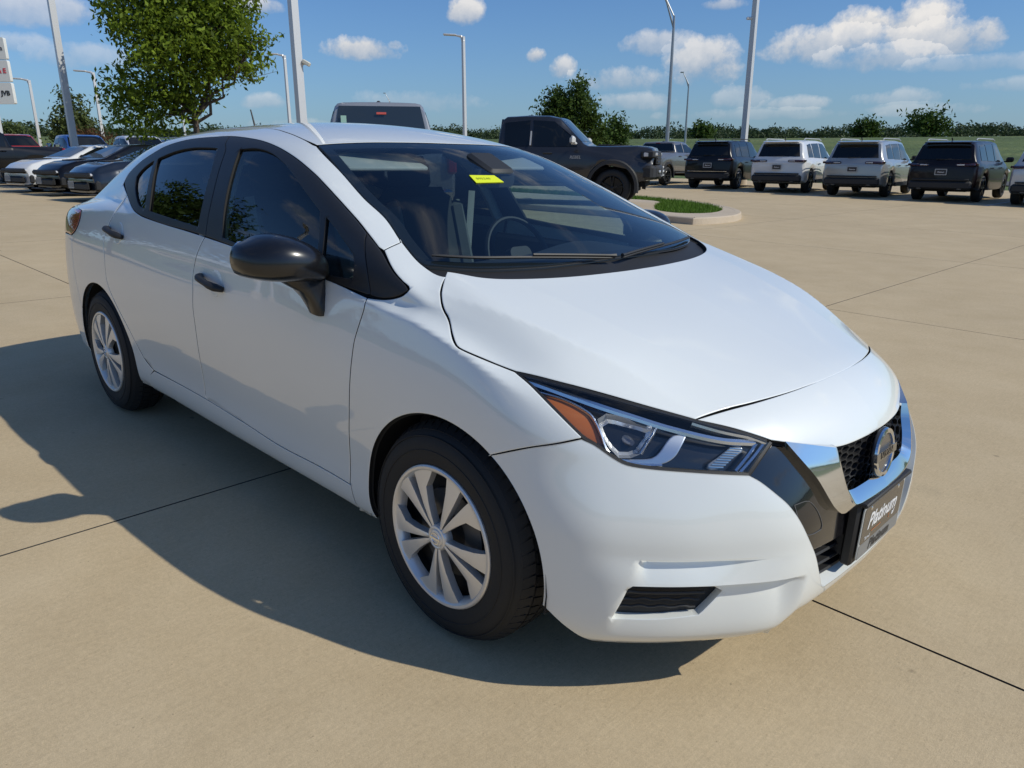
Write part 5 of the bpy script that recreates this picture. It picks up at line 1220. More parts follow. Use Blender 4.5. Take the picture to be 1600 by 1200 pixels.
def suv(paint,loc,rz,label,group,trim=None,L=4.95,two=None,rails=True,chrome_line=False,rimm=None,clad=True):
    e=empty('suv',loc,rz,label,'suv',group); rimm=rimm or WHEELB; trim=trim or paint; h=L/2
    zt=[(-h,1.00),(-h+.03,1.10),(-h+.10,1.20),(-h+.33,1.69),(-h+.50,1.755),(-h+1.2,1.785),(-.1,1.79),(.55,1.755),(.75,1.69),(1.35,1.23),(1.5,1.16),(1.7,1.12),(h-.35,1.03),(h-.12,.95),(h-.02,.84),(h,.74)]
    w=[(-h,.87),(-h+.10,.935),(-h+.5,.965),(0,.975),(1.2,.975),(h-.7,.95),(h-.25,.89),(h-.05,.80),(h,.76)]
    zb=[(-h,.42),(-h+.4,.34),(-.5,.30),(.8,.30),(h-.5,.30),(h,.34)]
    belt=[(-h,1.02),(-h+.12,1.16),(0,1.13),(1.3,1.10),(h,.80)]
    wr=[(-h,.70),(-h+.4,.70),(0,.72),(1.0,.70),(h,.7)]
    B=Body(zt,w,zb,belt,wr,list(np.linspace(-h,h,26)),(1.45,-1.50),.45,.385)
    B.build('body',paint,e)
    yy=-h
    B.side('side_window',[(-h+.62,1.20),(-h+.70,1.62),(-1.30,1.67),(-1.22,1.20)],DGL,e); B.side('side_window',[(-1.15,1.19),(-1.20,1.67),(-.32,1.69),(-.30,1.175)],DGL,e); B.side('side_window',[(-.20,1.17),(-.22,1.69),(.35,1.67),(.78,1.46),(1.02,1.22),(1.0,1.15)],DGL,e)
    B.top('rear_window',-h+.115,-h+.315,.72,.62,DGL,e,off=.012); B.top('windscreen',1.30,.72,.76,.62,DGL,e)
    for s_ in (-1,1):
        p=MB(); p.box((-h+.035,s_*.62,1.085),(.06,.52,.075),(0,.2,0),.02); p.box((-h+.16,s_*.915,1.09),(.28,.06,.07),(0,0,-s_*.10),.015); q=p.obj('tail_lamp',LAMPD,e); add_box_part('reversing_lamp',LAMPW,q,((-h+.004,s_*.50,1.085),(.02,.20,.03),None,.004)); add_box_part('tail_lamp_lens',LAMPR,q,((-h+.06,s_*.865,1.10),(.05,.12,.03),(0,0,-s_*.5),.004))
        p=MB(); p.box((h-.22,s_*.74,.86),(.30,.26,.10),(0,.25,s_*.30),.03); p.obj('headlight',LAMPW,e)
        p=MB(); p.box((1.02,s_*1.08,1.22),(.10,.22,.16),None,.04); p.box((1.05,s_*.97,1.16),(.05,.12,.04),None,.01); p.obj('door_mirror',CLAD if trim is paint else trim,e)
        for xx in (-.72,.42): add_box_part('door_handle',trim,e,((xx,s_*1.0,.98),(.20,.035,.035),None,.012))
        if rails:
            p=MB(); p.tube([(-h+.65,s_*.66,1.79),(-h+.80,s_*.66,1.835),(.2,s_*.66,1.84),(.45,s_*.66,1.79)],.018,6); p.obj('roof_rail',PLFR if paint.name!='paint_black' else CLAD,e)
    add_box_part('rear_bumper',CLAD,e,((-h+.06,0,.50),(.22,1.72,.24),None,.05)); add_box_part('bumper_trim',CHROME if chrome_line else CLAD,e,((-h-.012,0,.66),(.05,1.55,.035 if chrome_line else .05),None,.012))
    add_box_part('exhaust',STEEL,e,((-h+.03,.55,.40),(.12,.14,.07),None,.02),((-h+.03,-.55,.40),(.12,.14,.07),None,.02)); add_box_part('front_grille',CLAD,e,((h-.02,0,.80),(.06,1.15,.14),None,.03)); add_box_part('spoiler',paint,e,((-h+.30,0,1.735),(.34,1.22,.035),(0,-.10,0),.015))
    add_box_part('rear_wiper',CLAD,e,((-h+.10,.0,1.25),(.02,.40,.015),(0,.0,.1),.004))
    if clad: B.side('sill_cladding',[(-.98,.32),(-.98,.44),(.95,.44),(.95,.32)],CLAD,e,off=.012)
    p=MB(); p.tube([(-h+.75,0,1.79),(-h+.66,0,1.86)],.02,6); p.obj('roof_aerial',CLAD,e)
    if two: B.top('roof_panel',-h+.40,.50,.56,.60,two,e,off=.006)
    plate(e,-h-.008,.88,-1)
    add_box_part('underbody',DARK,e,((0,0,.36),(L-.8,1.3,.12),None,0))
    for x in (1.45,-1.50): add_box_part('wheel_well',DARK,e,((x,0,.55),(.84,1.40,.50),None,0))
    e.scale=(1.04,1.04,1.04)
    for x in (1.45,-1.50):
        for s_ in (-1,1): bgwheel(e,x,s_*.955,.385,s_,rimm)
    return e
GS='SUVs parked in a row facing the field'
def gpos(x,y): return (x,y,float(gz(x,y)))
P_BLK=mat('paint_black',(.004,.004,.005),.3,coat=.4,spec=.3); P_DBL=vpaint('dark_blue',(.012,.018,.030),.2); P_WHT=vpaint('white',(.72,.72,.71)); P_SIL=vpaint('silver',(.42,.42,.40),.5,.3); P_GRY=vpaint('grey',(.16,.155,.15),.4,.3); P_DGR=mat('paint_dark_grey',(.026,.027,.031),.28,.3,coat=.7); P_RED=vpaint('red',(.38,.02,.02)); P_SI2=mat('paint_pale_silver',(.30,.31,.33),.35,.3,coat=.6); P_BLU=vpaint('blue',(.02,.08,.30)); P_MAR=mat('paint_maroon_black',(.007,.003,.004),.3,coat=.35,spec=.3); P_LGR=vpaint('light_silver',(.55,.56,.57),.3,.3)
Y0=26.0
suv(P_MAR,gpos(-4.86,27.25),R(92),'black SUV with pale plate frame, last full vehicle at the right of the parked row',GS,trim=P_BLK,L=5.15,chrome_line=False,rimm=WHEELB,clad=False)
suv(P_SIL,gpos(-7.8,27.3),R(96),'silver-beige SUV with dark rear window between the white and the black SUVs',GS,trim=CLAD,L=5.15,chrome_line=False,rimm=WHEELB)
suv(P_WHT,gpos(-10.7,27.35),R(99),'white SUV with black lower bumper and slim red tail lamps in the parked row',GS,trim=CLAD,L=4.9,rimm=WHEELB)
suv(P_BLK,gpos(-13.85,27.7),R(101),'dark SUV with a chrome strip across the rear bumper beside the white SUV',GS,trim=P_BLK,L=4.9,chrome_line=True,rimm=WHEELG,clad=False)
suv(P_LGR,gpos(-1.95,27.2),R(90),'white and black SUV cut off by the right edge of the frame',GS,trim=P_BLK,L=4.9,rimm=WHEELB,two=P_BLK)
def pickup(paint,loc,rz,label,group=None,L=5.85,H=1.97,rimm=None,lift=0,r=.40,grille=CLAD,mirror=CHROME,hood_scoop=False,fl=True,front=True,wb=3.67,clear=False,cat='pickup truck'):
    e=empty('pickup_truck',loc,rz,label,cat,group); rimm=rimm or WHEELG; xf=1.93; xr=xf-wb; h1=xf+.98; h0=h1-L; k=H-.14+lift*0
    zt=[(h0,1.16),(h0+.04,1.36),(h0+.2,1.38),(-.98,1.38),(-.86,1.44),(-.80,H-.10),(-.68,H-.02),(-.2,H),(.35,H-.01),(.62,H-.07),(1.22,1.43),(1.32,1.38),(1.8,1.37),(h1-.45,1.385),(h1-.18,1.36),(h1-.06,1.325),(h1-.015,1.25),(h1,1.08)]
    w=[(h0,.93),(h0+.1,.98),(-.9,.99),(-.85,.985),(.9,.985),(xf-.5,.985),(xf,1.0),(h1-.5,.985),(h1-.15,.95),(h1,.90)]
    zb=[(h0,.60),(-1.0,.56),(.9,.52),(h1-.4,.55),(h1,.62)]
    belt=[(h0,1.2),(-.9,1.36),(0,1.33),(1.2,1.30),(h1,.98)]
    wr=[(h0,.8),(-.8,.73),(0,.75),(.8,.72),(h1,.72)]
    B=Body(zt,w,zb,belt,wr,list(np.linspace(h0,h1,30)),(xf,xr),r+.115,r+.02); B.fb=.10
    B.build('body',paint,e)
    gl=LIGHTGL if clear else DGL
    B.side('side_window',[(-.68,1.38),(-.70,H-.17),(.10-.18,H-.12),(.02-.10,1.375)],DGL,e); B.side('side_window',[(.02,1.375),(.0,H-.12),(.50,H-.15),(.98,1.56),(1.08,1.36)],DGL,e)
    B.top('windscreen',1.17,.60,.80,.64,gl,e)
    V=[(-.835+.0*k_,0,0) for k_ in range(1)]
    b=MB(); 
    ws_=[(-.875,-.78,1.47),(-.875,.78,1.47),(-.806,.67,H-.085),(-.806,-.67,H-.085)]; b.add(ws_+[(x+.03,y,z) for x,y,z in ws_],[(0,3,2,1),(0,1,5,4),(1,2,6,5),(2,3,7,6),(3,0,4,7)]); b.obj('rear_window',gl,e)
    # bed opening as a dark recess
    add_box_part('bed_liner',CLAD,e,(((h0+.10-.98)/2-.0,0,1.383),(-.98-h0-.16,1.56,.02),None,0))
    if not clear: add_box_part('high_brake_lamp',LAMPR,e,((-.835,0,H-.075),(.03,.20,.03),(0,.2,0),.008))
    for s_ in (-1,1):
        add_box_part('tail_lamp',LAMPR,e,((h0+.06,s_*.93,1.15),(.14,.14,.36),None,.03))
        hs_=add_box_part('headlight',CLAD,e,((h1-.17,s_*.80,1.185),(.32,.30,.16),(0,0,s_*.2),.03)); add_box_part('headlight_lens',LAMPW,hs_,((h1-.07,s_*.74,1.19),(.16,.20,.09),(0,0,s_*.2),.02),((h1-.22,s_*.925,1.18),(.12,.05,.10),(0,0,s_*.1),.015))
        b=MB(); b.box((1.02,s_*1.20,1.50),(.12,.24,.19),None,.05); b.box((1.06,s_*1.05,1.43),(.06,.16,.06),None,.02); b.obj('door_mirror',mirror,e)
        for xx in (-.52,.38): add_box_part('door_handle',mirror if mirror is CHROME else paint,e,((xx,s_*1.01,1.22),(.22,.04,.045),None,.014))
        add_box_part('pillar_strip',PLFR,e,((-.045,s_*(B.y_at(-.04,1.62)+.015),1.60),(.035,.012,.44),(s_*.36,0,0),.0))
        if fl:
            for xx in (xf,xr):
                t=np.radians(np.linspace(-12,192,22)); rr=r+.115; b=MB(); V=[];n=len(t)
                for ro,yo in ((rr-.012,.955),(rr-.012,1.055),(rr+.055,1.05),(rr+.085,.985)): V+=[(xx+ro*math.cos(a),s_*yo,r+.02+ro*math.sin(a)) for a in t]
                b.add(V,[(q*n+i,q*n+i+1,(q+1)*n+i+1,(q+1)*n+i) if s_<0 else (q*n+i,(q+1)*n+i,(q+1)*n+i+1,q*n+i+1) for q in range(3) for i in range(n-1)]); b.obj('wheel_flare',CLAD,e)
        add_box_part('tow_hook',mat('hook_grey',(.25,.25,.25),.4,.6),e,((h1+.09,s_*.42,.70),(.08,.05,.07),None,.02)); add_box_part('fog_lamp',LAMPW,e,((h1+.08,s_*.60,.80),(.06,.24,.07),None,.02))
    g=add_box_part('front_grille',grille,e,((h1-.02,0,1.10),(.08,1.16,.32),None,.03))
    for z in (1.02,1.10,1.18): add_box_part('grille_bar',paint if grille is CLAD else CLAD,g,((h1+.022,0,z),(.012,1.15,.018),None,.004))
    add_box_part('front_bumper',CLAD if mirror is not CHROME else CHROME,e,((h1-.06,0,.78),(.30,1.50,.32),None,.07),((h1-.16,.84,.78),(.32,.30,.32),(0,0,.30),.06),((h1-.16,-.84,.78),(.32,.30,.32),(0,0,-.30),.06)); add_box_part('rear_bumper',CHROME,e,((h0-.02,0,.66),(.22,1.85,.20),None,.04))
    add_box_part('step_bar',CLAD,e,((.1,-.99,.50),(2.2,.12,.07),None,.03)); add_box_part('step_bar',CLAD,e,((.1,.99,.50),(2.2,.12,.07),None,.03))
    add_box_part('chassis',DARK,e,((0.1,0,.56),(L-.7,1.2,.22),None,0))
    if hood_scoop: add_box_part('bonnet_scoop',CLAD,e,((1.85,0,1.385),(.75,.62,.045),(0,.03,0),.02))
    b=MB(); b.box((-.25,0,H+.005),(.16,.07,.05),None,.02); b.obj('roof_beacon',CLAD,e)
    for x in (xf,xr): add_box_part('wheel_well',DARK,e,((x,0,r+.18),(2*r+.19,1.36,r*1.3),None,0))
    for x in (xf,xr):
        for s_ in (-1,1): bgwheel(e,x,s_*1.01,r,s_,rimm,w=.29)
    return e
def ramp(x,y,dz=0): return (x,y,float(gz(x,y))+dz)
# grey crew-cab on the raised pad behind the sedan
tr=pickup(P_DGR,ramp(-10.45,12.3,.10),R(30),'dark grey lifted crew-cab pickup with white mirror standing behind the sedan',None,H=2.08,rimm=WHEELB,mirror=mat('mirror_pale',(.62,.62,.60),.3),hood_scoop=True,r=.43)
b=MB(); M=frame((1.93+.98+.10,.20,.80),(0,1,0),(0,0,1)); b.prism(rrect(.31,.22,.02),M,0,.012); f_=b.obj('licence_plate',WHT,tr); b=MB(); b.prism([(-.11,-.08),(.11,-.08),(.11,-.02),(-.11,-.02)],M,.013,.016); b.prism([(-.11,.02),(.11,.02),(.11,.08),(-.11,.08)],M,.013,.016); b.obj('plate_panel',PLATE,f_)
for s_ in (-1,1): text_obj('REBEL',.10,.002,frame((1.05,s_*1.012,1.12),(-s_*1,0,0),(0,0,1)),PLFR,tr,shear=.2)
# silver pickup whose cab shows above the sedan roof
sp=pickup(P_SI2,ramp(-8.8,6.26,.0),R(146),'light silver pickup seen from behind over the white sedan roof',None,H=2.10,clear=True,fl=False,mirror=CHROME)
add_box_part('window_sticker',mat('sticker_green',(.35,.55,.45),.5),sp,((-.862,.60,1.80),(.006,.09,.12),(0,.10,0),0))
b=MB(); b.box((-.85,-.02,1.90),(.006,.16,.035),(0,.10,0)); b.obj('red_sticker',mat('sticker_red',(.6,.10,.08),.5),sp)
# grey pickup at the left end of the SUV row
pickup(P_GRY,gpos(-17.6,28.6),R(98),'grey crew-cab pickup at the left end of the row beside the dark SUV',None,H=1.86,r=.39,rimm=WHEELB,mirror=CLAD,fl=True)
# two-door coupes on the left
def coupe(paint,loc,rz,label,stripe=None):
    e=empty('coupe',loc,rz,label,'coupe','sports coupes parked at the left'); h=2.51
    zt=[(-h,.86),(-h+.05,1.04),(-h+.5,1.09),(-1.45,1.10),(-.75,1.38),(-.2,1.43),(.2,1.41),(.38,1.36),(1.12,1.05),(1.25,1.02),(1.9,.97),(h-.22,.86),(h-.05,.74),(h,.64)]
    w=[(-h,.84),(-h+.2,.93),(-1.3,.965),(-.3,.94),(.9,.94),(1.5,.96),(h-.5,.93),(h-.12,.84),(h,.78)]
    zb=[(-h,.36),(-.9,.21),(.9,.20),(h-.6,.24),(h,.26)]
    belt=[(-h,.88),(-1.4,1.02),(0,.99),(1.1,.97),(h,.68)]; wr=[(-h,.6),(-.8,.60),(0,.62),(.8,.60),(h,.6)]
    B=Body(zt,w,zb,belt,wr,list(np.linspace(-h,h,28)),(1.52,-1.44),.385,.345); B.build('body',paint,e)
    B.side('side_window',[(-.30,1.035),(-.34,1.32),(.18,1.35),(.55,1.20),(.92,1.04)],DGL,e,step=.09); B.side('side_window',[(-.40,1.04),(-.44,1.31),(-.70,1.26),(-.98,1.07)],DGL,e,step=.09)
    B.top('windscreen',1.10,.42,.70,.56,LIGHTGL,e); B.top('rear_window',-1.38,-.80,.62,.52,DGL,e)
    g=add_box_part('front_grille',CLAD,e,((h-.03,0,.66),(.10,1.46,.14),None,.04)); add_box_part('lower_intake',CLAD,e,((h-.02,0,.40),(.10,1.20,.20),None,.05)); add_box_part('front_splitter',CLAD,e,((h-.05,0,.22),(.25,1.65,.035),None,.012))
    for s_ in (-1,1):
        add_box_part('headlight',LAMPW,g,((h-.045,s_*.62,.675),(.10,.20,.07),(0,0,s_*.2),.02)); add_box_part('brake_duct',CLAD,e,((h-.16,s_*.80,.42),(.14,.12,.24),(0,0,s_*.4),.04))
        b=MB(); b.box((.88,s_*1.03,1.06),(.12,.20,.12),None,.04); b.box((.92,s_*.94,1.01),(.05,.12,.03),None,.01); b.obj('door_mirror',CLAD,e)
        add_box_part('tail_lamp',LAMPR,e,((-h+.03,s_*.55,.86),(.08,.55,.10),None,.03)); add_box_part('door_handle',paint,e,((-.25,s_*.965,.88),(.2,.03,.03),None,.01))
    add_box_part('bonnet_scoop',CLAD,e,((1.65,0,1.0),(.45,.50,.03),(0,.06,0),.012))
    M=frame((h+.03,-.30,.44),(0,1,0),(0,0,1)); b=MB(); b.prism(rrect(.33,.18,.02),M,0,.01); f=b.obj('licence_plate',PLFR,e); b=MB(); b.prism(rrect(.28,.12,.01),M,.011,.013); b.obj('plate_panel',mat('plate_mid',(.22,.24,.27),.4),f)
    add_box_part('chassis',DARK,e,((0,0,.30),(4.1,1.2,.14),None,0))
    for x in (1.52,-1.44): add_box_part('wheel_well',DARK,e,((x,0,.45),(.70,1.36,.44),None,0))
    for x in (1.52,-1.44):
        for s_ in (-1,1): bgwheel(e,x,s_*.93,.345,s_,WHEELB,w=.25)
    return e
coupe(P_WHT,gpos(-24.9,6.44),R(281),'white coupe with black grille, nearest the left edge of the frame')
coupe(P_BLK,gpos(-22.0,6.6),R(277),'black coupe between the white coupe and the dark blue one')
coupe(P_DBL,gpos(-18.5,6.45),R(275),'very dark blue coupe half hidden behind the sedan boot')
pickup(P_BLK,gpos(-32.8,4.73),R(285),'black pickup side-on at the left edge with its red tail lamp showing',None,H=1.95,rimm=WHEELB,fl=False,mirror=CLAD)
CX0,CY0=2.73,-2.04
GR='vehicles in the far row behind the coupes'
for (x,y,k,pt,lb) in ((-44.5,8.6,'p',P_RED,'red pickup at the left end of the far row'),(-42.5,11.3,'p',P_BLU,'blue pickup in the far row beside the red one'),(-41.5,13.9,'p',P_WHT,'white pickup in the far row behind the leaning lamp post'),(-39.8,16.0,'s',P_GRY,'grey SUV in the far row with the sun glinting on it'),(-38.6,18.7,'s',P_BLK,'black SUV in the far row under the tree'),(-37.5,21.2,'p',P_RED,'red pickup in the far row right of the tree trunk'),(-36.6,23.8,'p',P_LGR,'white pickup at the right end of the far row beside the sedan roof')):
    x,y=CX0+(x-CX0)*.84,CY0+(y-CY0)*.84
    if k=='p': pickup(pt,gpos(x,y),R(0),lb,GR,fl=False,rimm=WHEELG,mirror=CHROME)
    else: suv(pt,gpos(x,y),R(0),lb,GR)
# ------------------------------------------------------------------ kerbed island
GRASS=mat('grass_blade',(.10,.19,.025),.8,noise=(3,.45)); SOIL=mat('grass_soil',(.07,.12,.022),.95,noise=(6,.4))
KERB=concrete('kerb_concrete',(.52,.42,.30),.9)
isl=[(-24.0,11.35),(-14,11.35),(-6.6,11.38),(-5.40,11.33),(-5.36,11.38),(-5.22,12.1),(-5.30,12.95),(-5.85,14.1),(-6.9,15.25),(-8.2,16.1),(-9.4,16.6),(-11,16.9),(-24,17.0)]
ii=crom(np.array([(x,y,0) for x,y in isl]),.25)[:,:2]; ii=ii[::-1] if area(ii)<0 else ii
def ring_sheet(name,loops,m,kind,ztop,extra=None,parent=None):
    V2,T=cdt(loops,extra if extra is not None else np.zeros((0,2))); V=[(x,y,float(gz(x,y))+ztop) for x,y in V2]; return mesh_obj(name,V,T,m,parent)
# kerb: sloped outer face, rounded top
prof=[(0.0,-.01),(.006,.06),(.012,.118),(.035,.137),(.15,.14)]; V=[];Fc=[];n=len(ii)
for d,z in prof:
    q=inset(ii,d); V+=[(x,y,float(gz(x,y))+z) for x,y in q]
for r_ in range(4):
    for k in range(n): Fc.append((r_*n+k,r_*n+(k+1)%n,(r_+1)*n+(k+1)%n,(r_+1)*n+k))
kb=mesh_obj('kerb',V,Fc,KERB,None,True,None,28); tag(kb,kind='structure')
gp_=np.array([(-24,15.2),(-12,15.2),(-10.0,15.3),(-9.2,15.35),(-8.55,14.9),(-8.15,14.1),(-7.6,13.2),(-7.0,12.45),(-6.35,12.15),(-5.95,12.5),(-5.95,13.2),(-6.35,14.1),(-7.2,15.0),(-8.4,15.75),(-9.6,16.2),(-11,16.5),(-24,16.6)])
gp_=crom(np.array([(x,y,0) for x,y in gp_]),.3)[:,:2]; gp_=gp_[::-1] if area(gp_)<0 else gp_
pad=ring_sheet('pavement',[inset(ii,.15),gp_],KERB,'structure',.138,np.array([(x,y) for x in np.arange(-23,-9,1.5) for y in (12.5,14)])); tag(pad,kind='structure')
sl_=ring_sheet('grass_bed',[inset(gp_,-.003)],SOIL,'structure',.125); tag(sl_,kind='structure')
def grass_patch(name,poly,n,h,zf,label,mt,lo=None,hi=None,w=.006):
    poly=np.array(poly); a,b=poly.min(0),poly.max(0); P=rng.uniform(a,b,(n*3,2)); P=P[in_poly(P,poly)][:n]; V=np.zeros((len(P)*3,3)); an=rng.uniform(0,6.28,len(P)); hh=h*rng.uniform(.5,1.2,len(P)); z=zf(P[:,0],P[:,1]); ln=rng.normal(0,.35,(len(P),2))*h
    V[0::3]=np.stack([P[:,0]-np.cos(an)*w,P[:,1]-np.sin(an)*w,z],1); V[1::3]=np.stack([P[:,0]+np.cos(an)*w,P[:,1]+np.sin(an)*w,z],1); V[2::3]=np.stack([P[:,0]+ln[:,0],P[:,1]+ln[:,1],z+hh],1)
    me=bpy.data.meshes.new(name); N_=len(P)*3; me.vertices.add(N_); me.vertices.foreach_set('co',V.ravel()); me.loops.add(N_); me.loops.foreach_set('vertex_index',np.arange(N_,dtype=np.int32)); me.polygons.add(len(P)); me.polygons.foreach_set('loop_start',np.arange(0,N_,3,dtype=np.int32)); me.polygons.foreach_set('loop_total',np.full(len(P),3,dtype=np.int32)); me.update(); me.validate(); me.materials.append(mt)
    o=bpy.data.objects.new(name,me); link(o); tag(o,label,'grass',kind='stuff'); return o
def leafmat(name,c,var=.35,trans=.35):
    m=bpy.data.materials.new(name); m.use_nodes=True; t=m.node_tree; t.nodes.clear(); o=t.nodes.new('ShaderNodeOutputMaterial'); d=t.nodes.new('ShaderNodeBsdfPrincipled'); tr=t.nodes.new('ShaderNodeBsdfTranslucent'); mx_=t.nodes.new('ShaderNodeMixShader'); mx_.inputs[0].default_value=trans; d.inputs['Roughness'].default_value=.6; d.inputs['Specular IOR Level'].default_value=.18
    g=t.nodes.new('ShaderNodeNewGeometry'); cr=t.nodes.new('ShaderNodeValToRGB'); cr.color_ramp.elements[0].color=(c[0]*(1-var),c[1]*(1-var),c[2]*(1-var),1); cr.color_ramp.elements[1].color=(c[0]*(1+var*1.2),c[1]*(1+var),c[2]*(1+var*.5),1)
    t.links.new(g.outputs['Random Per Island'],cr.inputs[0]); t.links.new(cr.outputs[0],d.inputs['Base Color']); t.links.new(cr.outputs[0],tr.inputs[0]); t.links.new(d.outputs[0],mx_.inputs[1]); t.links.new(tr.outputs[0],mx_.inputs[2]); t.links.new(mx_.outputs[0],o.inputs[0]); MATS[name]=m; return m
GB=leafmat('lawn_blade',(.105,.20,.028),.4,.3)
grass_patch('grass',gp_,26000,.09,lambda x,y:gz(x,y)+.12,'short green grass growing on the kerbed island tip and strip',GB,w=.009)
# stall lines by the SUV row
LINE=mat('line_paint',(.55,.54,.50),.7,noise=(20,.15))
for x in (-13.7,-11.05,-8.45,-5.9,-3.25):
    b=MB(); n=10; V=[]
    for i in range(n+1):
        y=24.0+5*i/n; V+=[(x-.05,y,float(gz(x,y))+.003),(x+.05,y,float(gz(x,y))+.003)]
    o=mesh_obj('stall_line',V,[(2*i,2*i+1,2*i+3,2*i+2) for i in range(n)],LINE); tag(o,kind='structure')
# ------------------------------------------------------------------ field, far ground, tree belt
def sst(x,a,b): t=np.clip((x-a)/(b-a),0,1); return t*t*(3-2*t)
CX,CY=2.73,-2.04
def far_z(x,y):
    r=np.hypot(x-CX,y-CY); return gz(x,y)*(1-sst(r,50,170))+(1.33+.0193*r)*sst(r,50,170)-.02
def fieldmat():
    m=bpy.data.materials.new('field_grass'); m.use_nodes=True; t=m.node_tree; b=t.nodes['Principled BSDF']; g=t.nodes.new('ShaderNodeNewGeometry'); n1=t.nodes.new('ShaderNodeTexNoise'); n1.inputs['Scale'].default_value=.05; n1.inputs['Detail'].default_value=8; n1.inputs['Roughness'].default_value=.7; t.links.new(g.outputs['Position'],n1.inputs['Vector']); cr=t.nodes.new('ShaderNodeValToRGB'); e=cr.color_ramp.elements; e[0].position=.35; e[0].color=(.055,.085,.022,1); e[1].position=.65; e[1].color=(.15,.175,.05,1); q=cr.color_ramp.elements.new(.5); q.color=(.085,.125,.03,1)
    t.links.new(n1.outputs[0],cr.inputs[0]); t.links.new(cr.outputs[0],b.inputs['Base Color']); b.inputs['Roughness'].default_value=.95; n2=t.nodes.new('ShaderNodeTexNoise'); n2.inputs['Scale'].default_value=1.2; n2.inputs['Detail'].default_value=6; t.links.new(g.outputs['Position'],n2.inputs['Vector']); bp=t.nodes.new('ShaderNodeBump'); bp.inputs['Distance'].default_value=.6; bp.inputs['Strength'].default_value=.8; t.links.new(n2.outputs[0],bp.inputs['Height']); t.links.new(bp.outputs[0],b.inputs['Normal']); return m
FM=fieldmat()
# polar sheet around the paved lot, with the lot rectangle left to the slabs (it lies just below them there)
rs=np.concatenate([np.linspace(8,40,9),np.linspace(48,180,16),np.linspace(220,560,9)]); na=96; V=[];Fc=[]
for r_ in rs:
    for k in range(na):
        a=2*math.pi*k/na; x,y=CX+r_*math.cos(a),CY+r_*math.sin(a); z=float(far_z(x,y)); inl=(-63<x<25 and -27<y<36.5); V.append((x,y,z-(.10 if inl else .0)))
for i in range(len(rs)-1):
    for k in range(na): Fc.append((i*na+k,(i+1)*na+k,(i+1)*na+(k+1)%na,i*na+(k+1)%na))
fld=mesh_obj('field',V,Fc,FM); tag(fld,kind='structure')
ROADM=mat('asphalt',(.09,.088,.084),.85,noise=(4,.15))
road=grid_sheet('road',-60,120,40.5,46.5,60,2,lambda x,y:far_z(x,y)+.05,ROADM)
road['kind']='structure'
def leaves(P,size,seed=0,flat=.0):
    """one bent two-triangle leaf per point"""
    r=np.random.default_rng(seed); n=len(P); a=r.normal(size=(n,3)); a/=np.linalg.norm(a,axis=1,keepdims=True); b=r.normal(size=(n,3)); b-=a*(a*b).sum(1,keepdims=True); b/=np.linalg.norm(b,axis=1,keepdims=True); s_=size*r.uniform(.6,1.3,(n,1)); V=np.empty((n,4,3)); V[:,0]=P-a*s_; V[:,1]=P+b*s_*.42; V[:,2]=P+a*s_; V[:,3]=P-b*s_*.42+np.cross(a,b)*s_*.15; return V.reshape(-1,3)
def quads_obj(name,V,m,parent=None):
    n=len(V)//4; me=bpy.data.meshes.new(name); me.vertices.add(n*4); me.vertices.foreach_set('co',V.ravel()); me.loops.add(n*4); me.loops.foreach_set('vertex_index',np.arange(n*4,dtype=np.int32)); me.polygons.add(n); me.polygons.foreach_set('loop_start',np.arange(0,n*4,4,dtype=np.int32)); me.polygons.foreach_set('loop_total',np.full(n,4,dtype=np.int32)); me.update(); me.validate(); me.materials.append(m); o=bpy.data.objects.new(name,me); return link(o,parent)
BARK=mat('bark',(.10,.075,.055),.9,noise=(9,.3),bump=(30,.6,.02))
def limb(b,p0,p1,r0,r1,wob=.06,seed=0,n=5):
    r=np.random.default_rng(seed); t=np.linspace(0,1,n)[:,None]; P=np.array(p0)+(np.array(p1)-p0)*t; P[1:-1]+=r.normal(0,wob*np.linalg.norm(np.array(p1)-p0)*.5,(n-2,3)); b.tube(P,list(np.linspace(r0,r1,n)),7); return P
